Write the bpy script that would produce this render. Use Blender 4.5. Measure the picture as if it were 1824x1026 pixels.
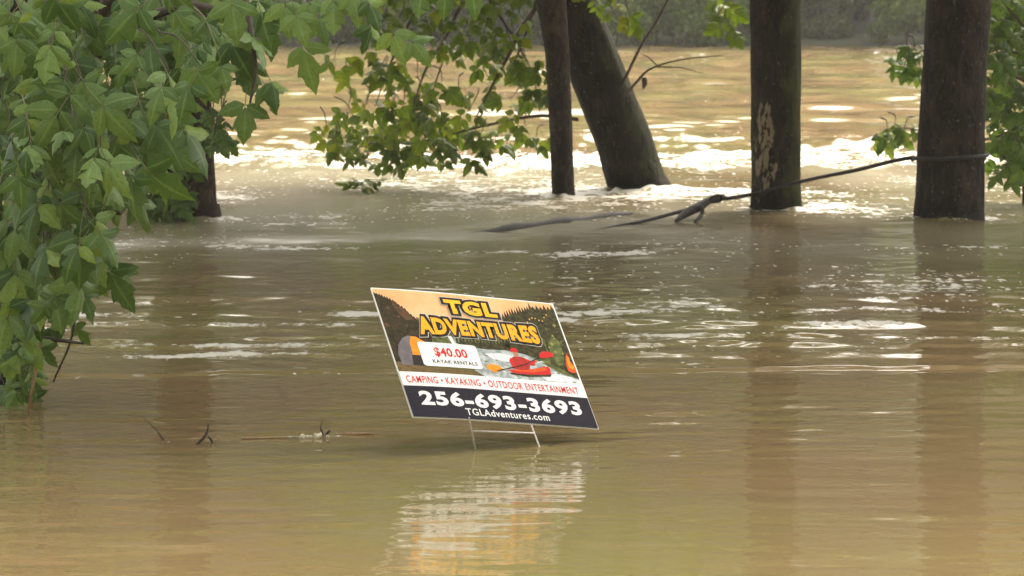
import bpy, math, random
import numpy as np
from mathutils import Vector, Matrix, Quaternion

for _o in list(bpy.data.objects):
    bpy.data.objects.remove(_o, do_unlink=True)
SC = bpy.context.scene
COL = SC.collection
R = math.radians

# ------------------------------------------------------------------ camera
FPX = 5700.0                      # focal length in photograph pixels (1824 wide)
CAM_H = 1.334
PITCH = math.atan(543.0 / FPX)
cam_d = bpy.data.cameras.new('camera')
cam_d.sensor_width = 36.0
cam_d.lens = FPX / 1824.0 * 36.0
cam_d.clip_start = 0.1
cam_d.clip_end = 2000.0
cam_d.dof.use_dof = True
cam_d.dof.focus_distance = 9.6
cam_d.dof.aperture_fstop = 13.0
cam = bpy.data.objects.new('camera', cam_d)
COL.objects.link(cam)
cam.location = (0, 0, CAM_H)
cam.rotation_euler = (math.pi / 2 - PITCH, 0, 0)
SC.camera = cam
# ------------------------------------------------------------------ sky, sun, exposure
SUN_EL, SUN_ROT = R(56), R(18)
world = bpy.data.worlds.new('World')
SC.world = world
world.use_nodes = True
wn = world.node_tree
wn.nodes.clear()
sky = wn.nodes.new('ShaderNodeTexSky')
sky.sky_type = 'NISHITA'
sky.sun_disc = False
sky.sun_elevation = SUN_EL
sky.sun_rotation = SUN_ROT
sky.air_density = 1.0
sky.dust_density = 6.0
sky.ozone_density = 1.0
hsv = wn.nodes.new('ShaderNodeHueSaturation')
hsv.inputs['Saturation'].default_value = 0.35
tint = wn.nodes.new('ShaderNodeMix')
tint.data_type = 'RGBA'
tint.blend_type = 'MULTIPLY'
tint.inputs[0].default_value = 1.0
tint.inputs[7].default_value = (1.0, 0.935, 0.84, 1)
bg = wn.nodes.new('ShaderNodeBackground')
bg.inputs['Strength'].default_value = 0.15
wo = wn.nodes.new('ShaderNodeOutputWorld')
wn.links.new(sky.outputs[0], hsv.inputs['Color'])
wn.links.new(hsv.outputs[0], tint.inputs[6])
wn.links.new(tint.outputs[2], bg.inputs['Color'])
wn.links.new(bg.outputs[0], wo.inputs['Surface'])
sun_d = bpy.data.lights.new('sun', 'SUN')
sun_d.energy = 1.5
sun_d.angle = R(14)
sun_d.color = (1.0, 0.90, 0.77)
sun = bpy.data.objects.new('sun', sun_d)
COL.objects.link(sun)
sdir = Vector((math.sin(SUN_ROT) * math.cos(SUN_EL), math.cos(SUN_ROT) * math.cos(SUN_EL), math.sin(SUN_EL)))
sun.rotation_euler = sdir.to_track_quat('Z', 'Y').to_euler()
sun.location = (0, 0, 30)
vs = SC.view_settings
vs.view_transform = 'Standard'
vs.look = 'None'
vs.exposure = 1.88
vs.gamma = 1.0
vs.use_curve_mapping = False
cy = SC.cycles
cy.use_denoising = True
cy.max_bounces = 7
cy.diffuse_bounces = 3
cy.glossy_bounces = 3
cy.transmission_bounces = 4
cy.transparent_max_bounces = 6
cy.volume_bounces = 0
cy.sample_clamp_indirect = 6.0
cy.caustics_reflective = False
cy.caustics_refractive = False

# ------------------------------------------------------------------ helpers
rng = np.random.default_rng(7)
random.seed(7)
FWD = Vector((0, math.cos(PITCH), -math.sin(PITCH)))
UPV = Vector((0, math.sin(PITCH), math.cos(PITCH)))
RGT = Vector((1, 0, 0))
CPOS = Vector((0, 0, CAM_H))

def ray(px, py):
    return FWD + RGT * ((px - 912.0) / FPX) + UPV * ((513.0 - py) / FPX)

def at(px, py, Y):
    """the place Y metres out that is seen at a photograph pixel"""
    d = ray(px, py)
    return CPOS + d * (Y / d.y)

def onwater(px, py):
    d = ray(px, py)
    return CPOS + d * (-CAM_H / d.z)

def hash2(ix, iy, seed):
    h = (ix.astype(np.int64) * 374761393 + iy.astype(np.int64) * 668265263 + seed * 1274126177) & 0xffffffff
    h = ((h ^ (h >> 13)) * 1274126177) & 0xffffffff
    return ((h ^ (h >> 16)) & 0xffff) / 65535.0

def vnoise(x, y, seed=0):
    x = np.asarray(x, float); y = np.asarray(y, float)
    ix = np.floor(x); iy = np.floor(y)
    fx = x - ix; fy = y - iy
    fx = fx * fx * (3 - 2 * fx); fy = fy * fy * (3 - 2 * fy)
    a = hash2(ix, iy, seed); b = hash2(ix + 1, iy, seed)
    c = hash2(ix, iy + 1, seed); d = hash2(ix + 1, iy + 1, seed)
    return (a * (1 - fx) + b * fx) * (1 - fy) + (c * (1 - fx) + d * fx) * fy

def fbm(x, y, seed=0, o=3):
    s = 0; amp = 0.5; t = 0
    for k in range(o):
        s = s + amp * vnoise(x * 2 ** k, y * 2 ** k, seed + k * 17); t += amp; amp *= 0.5
    return s / t

def sstep(a, b, x):
    t = np.clip((np.asarray(x, float) - a) / (b - a), 0, 1)
    return t * t * (3 - 2 * t)

def make_mesh(name, V, F, smooth=False):
    """V (n,3) array, F list of tuples or (m,k) array"""
    me = bpy.data.meshes.new(name)
    V = np.asarray(V, dtype=np.float32)
    if isinstance(F, np.ndarray):
        m, k = F.shape
        me.vertices.add(len(V)); me.vertices.foreach_set('co', V.ravel())
        me.loops.add(m * k); me.loops.foreach_set('vertex_index', F.astype(np.int32).ravel())
        me.polygons.add(m)
        me.polygons.foreach_set('loop_start', np.arange(0, m * k, k, dtype=np.int32))
        me.polygons.foreach_set('loop_total', np.full(m, k, dtype=np.int32))
        me.update(calc_edges=True)
    else:
        me.from_pydata([tuple(v) for v in V], [], F)
        me.update()
    if smooth:
        me.polygons.foreach_set('use_smooth', np.ones(len(me.polygons), dtype=bool))
    return me

def link(name, me, mat=None, parent=None, kind=None):
    o = bpy.data.objects.new(name, me)
    COL.objects.link(o)
    if mat is not None and me is not None and len(me.materials) == 0:
        me.materials.append(mat)
    if parent is not None:
        o.parent = parent
    if kind:
        o['kind'] = kind
    return o

def tag(o, label, cat, group=None):
    o['label'] = label; o['category'] = cat
    if group: o['group'] = group
    return o

def thing(name, loc, label, cat, group=None):
    o = bpy.data.objects.new(name, None)
    o.empty_display_size = 0.1
    COL.objects.link(o)
    o.location = loc
    return tag(o, label, cat, group)

def smooth_path(pts, n):
    """Catmull-Rom through pts [(x,y,z,r)...] -> n samples"""
    P = np.array(pts, float)
    P = np.vstack([2 * P[0] - P[1], P, 2 * P[-1] - P[-2]])
    m = len(P) - 3
    out = []
    for t in np.linspace(0, m - 1e-6, n):
        i = int(t); f = t - i
        a, b, c, d = P[i], P[i + 1], P[i + 2], P[i + 3]
        out.append(0.5 * ((2 * b) + (-a + c) * f + (2 * a - 5 * b + 4 * c - d) * f * f + (-a + 3 * b - 3 * c + d) * f ** 3))
    return np.array(out)

def tube_arrays(path, seg=8, bark=0.0, seed=0, off=0):
    """path (n,4); returns V,F(quads)"""
    n = len(path)
    T = np.gradient(path[:, :3], axis=0)
    T /= np.linalg.norm(T, axis=1)[:, None] + 1e-9
    ref = np.array([0.31, 0.95, 0.05]) if abs(T[0][2]) > 0.6 else np.array([0.0, 0.1, 1.0])
    V = []
    ang = np.linspace(0, 2 * math.pi, seg, endpoint=False)
    acc = np.concatenate([[0], np.cumsum(np.linalg.norm(np.diff(path[:, :3], axis=0), axis=1))])
    for i in range(n):
        a = np.cross(ref, T[i]); a /= np.linalg.norm(a) + 1e-9
        b = np.cross(T[i], a)
        r = np.full(seg, path[i, 3])
        if bark:
            u = ang / (2 * math.pi) * max(6, round(path[i, 3] * 60))
            nz = fbm(u + 0.4 * math.sin(acc[i] * 3), np.full(seg, acc[i] * 3.2), seed, 3)
            nz2 = fbm(np.cos(ang) * 1.3 + 5, np.sin(ang) * 1.3 + acc[i] * 1.2, seed + 5, 2)
            r = r * (1 + bark * (nz - 0.5) * 2 + bark * 1.6 * (nz2 - 0.5))
        V.append(path[i, :3] + np.outer(np.cos(ang) * r, a) + np.outer(np.sin(ang) * r, b))
    V = np.vstack(V)
    i = np.arange(n - 1)[:, None] * seg
    j = np.arange(seg)[None, :]
    j2 = (j + 1) % seg
    F = np.stack([i + j, i + j2, i + seg + j2, i + seg + j], -1).reshape(-1, 4)
    return V, F + off

def tube_obj(name, pts, mat, parent, n=12, seg=6, bark=0.0, seed=0, org=None):
    P = smooth_path(pts, n)
    if org is not None:
        P[:, :3] -= np.array(org)
    V, F = tube_arrays(P, seg, bark, seed)
    nv = len(V)
    F = [tuple(f) for f in F] + [tuple(range(seg - 1, -1, -1)), tuple(range(nv - seg, nv))]
    me = make_mesh(name, V, F, True)
    return link(name, me, mat, parent)

# ------------------------------------------------------------------ material helpers
def new_mat(name):
    m = bpy.data.materials.new(name)
    m.use_nodes = True
    nt = m.node_tree
    b = nt.nodes['Principled BSDF']
    return m, nt, b

def N(nt, t, **kw):
    n = nt.nodes.new(t)
    for k, v in kw.items():
        if k.startswith('i_'):
            key = k[2:]
            n.inputs[int(key) if key.isdigit() else key.replace('_', ' ')].default_value = v
        else:
            setattr(n, k, v)
    return n

def math_n(nt, op, a, b=None, c=None, clamp=False):
    n = nt.nodes.new('ShaderNodeMath'); n.operation = op; n.use_clamp = clamp
    for i, v in enumerate((a, b, c)):
        if v is None: continue
        if isinstance(v, (int, float)): n.inputs[i].default_value = v
        else: nt.links.new(v, n.inputs[i])
    return n.outputs[0]

def mix_c(nt, fac, a, b, blend='MIX'):
    n = nt.nodes.new('ShaderNodeMix'); n.data_type = 'RGBA'; n.blend_type = blend
    for s, v in ((0, fac), (6, a), (7, b)):
        if isinstance(v, (int, float)): n.inputs[s].default_value = v
        elif isinstance(v, tuple): n.inputs[s].default_value = v if len(v) == 4 else (*v, 1)
        else: nt.links.new(v, n.inputs[s])
    return n.outputs[2]

def noise_n(nt, vec, scale, detail=2.0, rough=0.5, sc3=None, dist=0.0):
    if sc3 is not None:
        mp = nt.nodes.new('ShaderNodeMapping'); mp.inputs['Scale'].default_value = sc3
        nt.links.new(vec, mp.inputs[0]); vec = mp.outputs[0]
    n = nt.nodes.new('ShaderNodeTexNoise')
    n.inputs['Scale'].default_value = scale; n.inputs['Detail'].default_value = detail
    n.inputs['Roughness'].default_value = rough; n.inputs['Distortion'].default_value = dist
    nt.links.new(vec, n.inputs['Vector'])
    return n.outputs[0]

def sstep_n(nt, v, a, b):
    n = nt.nodes.new('ShaderNodeMapRange'); n.interpolation_type = 'SMOOTHSTEP'
    n.inputs[1].default_value = a; n.inputs[2].default_value = b
    nt.links.new(v, n.inputs[0])
    return n.outputs[0]

def plain(name, col, rough=0.6, col2=None, scale=20.0, metallic=0.0, bump=0.0, coord='Object', sc3=None, detail=3):
    m, nt, b = new_mat(name)
    b.inputs['Roughness'].default_value = rough
    b.inputs['Metallic'].default_value = metallic
    tc = nt.nodes.new('ShaderNodeTexCoord')
    nz = noise_n(nt, tc.outputs[coord], scale, detail, 0.55, sc3)
    f = sstep_n(nt, nz, 0.32, 0.68)
    c2 = col2 if col2 else tuple(c * 0.8 for c in col)
    nt.links.new(mix_c(nt, f, col, c2), b.inputs['Base Color'])
    if bump:
        bp = nt.nodes.new('ShaderNodeBump'); bp.inputs['Strength'].default_value = bump; bp.inputs['Distance'].default_value = 0.01
        nt.links.new(nz, bp.inputs['Height']); nt.links.new(bp.outputs[0], b.inputs['Normal'])
    return m

def leaf_mat(name, c_dark, c_light, yellow, trans=0.35, rough=0.42, vein=True):
    m, nt, b = new_mat(name)
    oi = nt.nodes.new('ShaderNodeObjectInfo')
    geo = nt.nodes.new('ShaderNodeNewGeometry')
    rnd = math_n(nt, 'FRACT', math_n(nt, 'MULTIPLY_ADD', geo.outputs['Random Per Island'], 0.35 if vein else 1.0, oi.outputs['Random']))
    c = mix_c(nt, rnd, c_dark, c_light)
    c = mix_c(nt, math_n(nt, 'MULTIPLY', sstep_n(nt, rnd, 0.8, 1.0), 0.7), c, yellow)
    tc = nt.nodes.new('ShaderNodeTexCoord')
    nz = noise_n(nt, tc.outputs['Object'], 14.0, 3)
    c = mix_c(nt, math_n(nt, 'MULTIPLY', sstep_n(nt, nz, 0.45, 0.75), 0.35), c, tuple(x * 0.6 for x in c_dark))
    if vein:
        at_ = nt.nodes.new('ShaderNodeAttribute'); at_.attribute_name = 'vein'
        c = mix_c(nt, math_n(nt, 'MULTIPLY', sstep_n(nt, at_.outputs['Fac'], 0.80, 1.0), 0.28), c, tuple(min(1, x * 1.5 + 0.03) for x in c_light))
    nt.links.new(c, b.inputs['Base Color'])
    b.inputs['Roughness'].default_value = rough
    b.inputs['Specular IOR Level'].default_value = 0.32
    tr = nt.nodes.new('ShaderNodeBsdfTranslucent')
    nt.links.new(mix_c(nt, 1.0, c, (1.0, 1.0, 0.45), 'MULTIPLY'), tr.inputs['Color'])
    g = nt.nodes.new('ShaderNodeGamma')
    ms = nt.nodes.new('ShaderNodeMixShader'); ms.inputs[0].default_value = trans
    nt.links.new(b.outputs[0], ms.inputs[1]); nt.links.new(tr.outputs[0], ms.inputs[2])
    nt.nodes.remove(g)
    nt.links.new(ms.outputs[0], nt.nodes['Material Output'].inputs['Surface'])
    return m

def bark_mat(name, dark, light, moss=0.0, moss_dir=(1, 0, 0), patch=None):
    m, nt, b = new_mat(name)
    tc = nt.nodes.new('ShaderNodeTexCoord')
    ob = tc.outputs['Object']
    n1 = noise_n(nt, ob, 1.0, 6, 0.68, (24, 24, 8), 1.1)
    n2 = noise_n(nt, ob, 1.0, 4, 0.65, (7, 7, 4.5))
    n3 = noise_n(nt, ob, 1.0, 2, 0.5, (60, 60, 40))
    c = mix_c(nt, sstep_n(nt, n1, 0.36, 0.66), dark, light)
    c = mix_c(nt, math_n(nt, 'MULTIPLY', sstep_n(nt, n2, 0.52, 0.68), 0.6), c, tuple(x * 1.7 for x in light))
    c = mix_c(nt, math_n(nt, 'MULTIPLY', sstep_n(nt, math_n(nt, 'SUBTRACT', 1.0, n2), 0.52, 0.64), 0.75), c, tuple(x * 0.8 for x in dark))
    # small pale lichen spots
    c = mix_c(nt, math_n(nt, 'MULTIPLY', sstep_n(nt, n3, 0.66, 0.72), 0.6), c, (0.17, 0.15, 0.12))
    if moss:
        geo = nt.nodes.new('ShaderNodeNewGeometry')
        dp = nt.nodes.new('ShaderNodeVectorMath'); dp.operation = 'DOT_PRODUCT'
        nt.links.new(geo.outputs['Normal'], dp.inputs[0]); dp.inputs[1].default_value = Vector(moss_dir).normalized()
        mm = math_n(nt, 'ADD', dp.outputs['Value'], math_n(nt, 'MULTIPLY', math_n(nt, 'SUBTRACT', n2, 0.5), 1.6))
        c = mix_c(nt, math_n(nt, 'MULTIPLY', sstep_n(nt, mm, 0.45, 1.15), moss), c, (0.045, 0.062, 0.014))
    if patch:
        # stripped bark: x0, z centre, half width, half height in the trunk's own space
        px_, pz_, pw, ph = patch
        sx = nt.nodes.new('ShaderNodeSeparateXYZ'); nt.links.new(ob, sx.inputs[0])
        ex = math_n(nt, 'DIVIDE', math_n(nt, 'SUBTRACT', sx.outputs[0], px_), pw)
        ez = math_n(nt, 'DIVIDE', math_n(nt, 'SUBTRACT', sx.outputs[2], pz_), ph)
        wid = math_n(nt, 'MULTIPLY_ADD', ez, -0.30, 0.70)       # wider low down
        rr = math_n(nt, 'ADD', math_n(nt, 'POWER', math_n(nt, 'ABSOLUTE', math_n(nt, 'DIVIDE', ex, wid)), 2.0),
                    math_n(nt, 'POWER', math_n(nt, 'ABSOLUTE', ez), 4.0))
        n4 = noise_n(nt, ob, 1.0, 4, 0.6, (30, 30, 11))
        rr = math_n(nt, 'ADD', rr, math_n(nt, 'MULTIPLY', math_n(nt, 'SUBTRACT', n4, 0.46), 8.0))
        msk = math_n(nt, 'SUBTRACT', 1.0, sstep_n(nt, rr, 0.35, 0.75))
        front = math_n(nt, 'LESS_THAN', sx.outputs[1], 0.0)
        msk = math_n(nt, 'MULTIPLY', msk, front)
        c = mix_c(nt, msk, c, mix_c(nt, n1, (0.13, 0.10, 0.065), (0.34, 0.28, 0.19)))
    # bark soaked and silted just above the water line
    wz = nt.nodes.new('ShaderNodeSeparateXYZ'); nt.links.new(ob, wz.inputs[0])
    wet = math_n(nt, 'SUBTRACT', 1.0, sstep_n(nt, math_n(nt, 'ADD', wz.outputs[2], math_n(nt, 'MULTIPLY', math_n(nt, 'SUBTRACT', n2, 0.5), 0.25)), 0.06, 0.16))
    c = mix_c(nt, math_n(nt, 'MULTIPLY', wet, 0.55), c, tuple(x * 0.6 for x in dark))
    nt.links.new(c, b.inputs['Base Color'])
    b.inputs['Roughness'].default_value = 0.85
    b.inputs['Specular IOR Level'].default_value = 0.25
    bp = nt.nodes.new('ShaderNodeBump'); bp.inputs['Strength'].default_value = 1.0; bp.inputs['Distance'].default_value = 0.035
    nt.links.new(n1, bp.inputs['Height']); nt.links.new(bp.outputs[0], b.inputs['Normal'])
    return m

M = {}
M['leaf_near'] = leaf_mat('leaf_box_elder', (0.036, 0.088, 0.014), (0.190, 0.305, 0.088), (0.20, 0.29, 0.04), 0.28)
M['leaf_mid'] = leaf_mat('leaf_hanging', (0.060, 0.105, 0.012), (0.145, 0.205, 0.026), (0.25, 0.28, 0.025), 0.48)
M['leaf_right'] = leaf_mat('leaf_right_shrub', (0.055, 0.105, 0.020), (0.115, 0.19, 0.045), (0.17, 0.22, 0.035), 0.42)
M['crown'] = leaf_mat('crown_leaf', (0.105, 0.160, 0.016), (0.170, 0.225, 0.028), (0.22, 0.25, 0.03), 0.60, vein=False)
M['crown_far'] = leaf_mat('far_leaf', (0.055, 0.085, 0.022), (0.110, 0.150, 0.036), (0.15, 0.18, 0.04), 0.42, vein=False)
M['bush_far'] = leaf_mat('far_bush_leaf', (0.09, 0.145, 0.022), (0.16, 0.235, 0.045), (0.21, 0.26, 0.05), 0.42, vein=False)
M['bark'] = bark_mat('bark_dark', (0.008, 0.0055, 0.004), (0.032, 0.022, 0.015))
M['bark_moss'] = bark_mat('bark_mossy', (0.007, 0.005, 0.0035), (0.025, 0.018, 0.011), 0.4, (1, -0.35, 0.1))
M['bark_grey'] = bark_mat('bark_grey', (0.016, 0.012, 0.009), (0.048, 0.038, 0.028), 0.2, (-1, -0.2, 0))
M['bark_mid'] = bark_mat('bark_stripped', (0.009, 0.0065, 0.004), (0.033, 0.024, 0.014), 0.7, (1, -0.45, 0.1), (-0.078, 0.37, 0.085, 0.32))
M['bark_brown'] = bark_mat('bark_brown', (0.024, 0.016, 0.011), (0.075, 0.050, 0.033))
M['bark_far'] = plain('bark_far', (0.045, 0.036, 0.028), 0.9, (0.08, 0.065, 0.05), 5.0)
M['twig'] = plain('twig_bark', (0.040, 0.030, 0.020), 0.8, (0.075, 0.055, 0.035), 30.0)
M['stem_tan'] = plain('dry_stem', (0.36, 0.24, 0.14), 0.7, (0.25, 0.16, 0.09), 25.0)
M['petiole'] = plain('petiole_green', (0.10, 0.13, 0.04), 0.6, (0.14, 0.10, 0.05), 25.0)

# ------------------------------------------------------------------ setting: flood water
LEAN_BASE = onwater(1136, 338)
THIN_BASE = onwater(1004, 349)
MID_BASE = onwater(1382, 371)
RIGHT_BASE = onwater(1690, 388)
LEFT_BASE = onwater(338, 390)
ELDER_BASE = at(30, 700, 10.35); ELDER_BASE.z = 0.0

leg_l0, leg_r0 = onwater(847, 801), onwater(962, 799)

def wave_sum(x, y, n, lmin, lmax, slope, spread, seed, main=math.pi / 2):
    r = np.random.default_rng(seed)
    h = np.zeros_like(x)
    for k in range(n):
        L = lmin * (lmax / lmin) ** r.random()
        th = main + r.normal() * spread
        kk = 2 * math.pi / L
        h += (slope / kk) * math.sqrt(2.0 / n) * np.sin(kk * (math.cos(th) * x + math.sin(th) * y) + r.random() * 6.283)
    return h

def seg_dist(x, y, a, b):
    ax, ay, bx, by = a.x, a.y, b.x, b.y
    dx, dy = bx - ax, by - ay
    L2 = dx * dx + dy * dy
    t = np.clip(((x - ax) * dx + (y - ay) * dy) / L2, 0, 1)
    return np.hypot(x - ax - t * dx, (y - ay - t * dy)), t

def water_fields(x, y):
    wx = x + 0.25 * (fbm(x * 0.9, y * 0.9, 91, 2) - 0.5)
    wy = y + 0.35 * (fbm(x * 0.7 + 9, y * 0.9, 92, 2) - 0.5)
    patch = fbm(x * 0.55, y * 0.30, 3, 3)
    patch2 = fbm(x * 0.9 + 4, y * 0.5, 8, 3)
    near = 1 - sstep(9.6, 11.6, y)
    mid = sstep(9.8, 11.8, y) * (1 - sstep(21.5, 24.0, y))
    rap = sstep(22.0, 23.3, y) * (1 - sstep(26.5, 29.5, y))
    far = sstep(24.5, 28.0, y)
    calm = wave_sum(wx, wy, 24, 0.06, 0.30, 0.030, 0.30, 11)
    swell = wave_sum(wx, wy, 10, 0.45, 1.4, 0.008, 0.4, 12)
    chop = wave_sum(wx, wy, 26, 0.09, 0.35, 0.042, 0.55, 13)
    chop2 = wave_sum(wx, wy, 12, 0.4, 1.1, 0.022, 0.45, 14)
    big = wave_sum(wx, wy, 30, 0.26, 0.95, 0.165, 0.36, 15)
    big2 = wave_sum(wx, wy, 14, 1.2, 3.0, 0.05, 0.4, 16)
    h = near * (calm * (0.5 + 0.9 * sstep(0.25, 0.75, patch)) + swell)
    h = h + mid * (chop * (0.25 + 1.3 * patch2) + chop2 * (0.4 + 0.8 * patch))
    h = h + far * (big * (0.5 + 0.8 * patch) + big2)
    tur = fbm(x * 3.0, y * 1.6, 40, 4) - 0.5
    lumps = fbm(x * 1.1 + 3, y * 0.9, 47, 3) - 0.5
    h = h + rap * (0.10 * tur + 0.05 * lumps + 0.06 * (fbm(x * 7, y * 3.2, 44, 3) - 0.5) + 0.018 * np.sin(y * 3.1 + 2 * lumps))
    # ---- foam cover (floating foam and scum, plus sky glints painted pale)
    foam = 0.02 + 0.16 * mid * sstep(0.40, 0.65, patch2)
    line = fbm(x * 0.35, y * 0.2 + 7, 60, 2)
    ry = y + 1.1 * (line - 0.5)
    ribbon = sstep(23.1, 23.7, ry) * (1 - sstep(25.0, 26.4, ry))
    foam = foam + ribbon * (0.42 + 0.42 * (fbm(x * 0.5, y * 0.5, 61, 2) - 0.4) * 2 + 0.16 * sstep(0.3, 3.5, x) + 0.14 * (1 - sstep(-2.2, -0.9, x)))
    foam = foam + 0.30 * sstep(17.0, 20.5, y) * (1 - sstep(22.8, 23.6, y)) * sstep(0.35, 0.65, patch)
    foam = foam + 0.09 * far * sstep(0.5, 0.75, patch2)
    # thin lines of foam and painted sky glint on the little standing waves at 11 to 13 m
    for (yc, amp, wob, sd, w, x0, x1) in ((11.42, 0.30, 0.26, 71, 0.06, -3, -0.15), (11.75, 0.20, 0.3, 72, 0.06, -3, 0.2), (12.55, 0.36, 0.4, 73, 0.07, -4, 4),
                                  (12.95, 0.26, 0.5, 74, 0.09, -4, 4), (13.4, 0.26, 0.6, 75, 0.16, 0.3, 5), (11.95, 0.24, 0.5, 76, 0.05, 0.2, 4),
                                  (15.9, 0.20, 0.7, 77, 0.16, -4, 4), (10.9, 0.18, 0.4, 78, 0.03, -2, 0.4)):
        yy = yc + wob * (fbm(x * 0.6, x * 0 + sd, sd, 2) - 0.5) + 0.16 * (fbm(x * 3.1, x * 0 + sd, sd + 1, 3) - 0.5)
        g = np.exp(-((y - yy) / w) ** 2) * sstep(x0, x0 + 0.4, x) * (1 - sstep(x1 - 0.4, x1, x))
        foam = foam + 1.9 * amp * g * sstep(0.30, 0.72, fbm(x * 2.3, y * 0.5, sd + 9, 3))
        h = h + 0.010 * np.exp(-((y - yy - 0.05) / (w * 1.6)) ** 2) * (0.4 + fbm(x * 1.1, y, sd + 3, 2))
    # cluster of white flecks on the right
    for (px, py, rx, ry_, a) in ((1600, 510, 0.45, 0.6, 0.26), (1270, 550, 0.6, 0.35, 0.20), (760, 545, 0.5, 0.3, 0.2), (1250, 440, 1.0, 1.0, 0.10)):
        c = onwater(px, py)
        foam = foam + a * np.exp(-((x - c.x) / rx) ** 2 - ((y - c.y) / ry_) ** 2)
    # dull scum wake dragging off the rope, and the long grey streak on the left
    scum = 0.75 * sstep(12.5, 18.5, y) * (1 - sstep(23.5, 25.0, y)) * sstep(0.15, 0.6, fbm(x * 0.8 + 2, y * 0.5, 66, 3))
    d, t = seg_dist(x, y, onwater(1130, 384), onwater(820, 419))
    prof = np.exp(-(d / 0.16) ** 2) * sstep(0, 0.12, t) * (1 - 0.6 * t)
    h = h + 0.016 * prof
    scum = scum + 0.35 * np.exp(-((d - 0.25) / 0.22) ** 2)
    d, t = seg_dist(x, y, onwater(820, 419), onwater(180, 438))
    scum = scum + 0.85 * np.exp(-(d / (0.16 + 0.22 * t)) ** 2) * (0.4 + 0.6 * t)
    h = h + 0.012 * np.exp(-(d / 0.22) ** 2)
    # floating scum line by the drowned twigs
    d, t = seg_dist(x, y, onwater(200, 786), onwater(680, 773))
    foam = foam + 0.34 * np.exp(-(d / 0.03) ** 2) * (0.3 + 0.9 * fbm(x * 5, y * 2, 88, 2)) * sstep(0, 0.1, t) * (1 - sstep(0.9, 1, t))
    # water piling on the trunks and broken wakes behind them
    for (b, rad, amp, wk) in ((LEAN_BASE, 0.22, 0.04, 0.38), (THIN_BASE, 0.10, 0.03, 0.55), (MID_BASE, 0.18, 0.022, 0.5), (RIGHT_BASE, 0.22, 0.022, 0.5), (LEFT_BASE, 0.20, 0.02, 0.4), (leg_l0, 0.012, 0.004, 0.35), (leg_r0, 0.012, 0.004, 0.35)):
        dx, dy = x - b.x, y - b.y
        rr = np.hypot(dx, dy)
        ring = np.exp(-((rr - rad) / (rad * 0.45)) ** 2)
        spike = np.clip(fbm(x * 9, y * 5, 51, 2) - 0.42, 0, 1) * 2.4
        h = h + amp * ring * (0.30 + spike * 1.1)
        foam = foam + ring * 0.62 * wk * (0.4 + fbm(x * 5, y * 4, 52, 2))
        wake = np.exp(-((dy + 0.1 * dx) / (rad * 1.8 + 0.18 * np.abs(dx))) ** 2) * sstep(0, rad, dx) * (1 - sstep(rad, rad * 9, dx))
        foam = foam + 0.55 * wk * wake * (0.3 + fbm(x * 2.4, y * 2, 53, 2))
        h = h + 0.05 * wk * wake * (fbm(x * 4, y * 2.4, 54, 3) - 0.5) * 2
    return h, np.clip(foam, 0, 0.56), np.clip(scum, 0, 1)

def build_water():
    ys = [2.6]
    while ys[-1] < 72.5:
        y = ys[-1]
        ys.append(y + min(max(0.0105, 0.55 * y * y / 4270.0), 0.16))
    ys = np.array(ys)
    dense = np.linspace(-0.27, 0.27, 440)
    out = 0.27 + np.array([0.004, 0.012, 0.03, 0.06, 0.11, 0.2, 0.4, 0.8, 1.6, 3.0])
    ts = np.concatenate([-out[::-1], dense, out])
    X = (ys[:, None]) * ts[None, :]
    Y = np.repeat(ys[:, None], len(ts), 1)
    h, foam, scum = water_fields(X, Y)
    edge = np.clip((3.2 - np.abs(ts)) / 3.0, 0, 1)[None, :] * (np.abs(ts) < 0.45)[None, :]
    h = h * edge
    V = np.stack([X, Y, h], -1).reshape(-1, 3)
    nr, nc = X.shape
    i = (np.arange(nr - 1) * nc)[:, None]; j = np.arange(nc - 1)[None, :]
    F = np.stack([i + j, i + j + 1, i + nc + j + 1, i + nc + j], -1).reshape(-1, 4)
    me = make_mesh('flood_water', V, F, True)
    for nm, a in (('foam', foam), ('scum', scum)):
        at_ = me.attributes.new(nm, 'FLOAT', 'POINT')
        at_.data.foreach_set('value', a.astype(np.float32).ravel())
    return me

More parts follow.
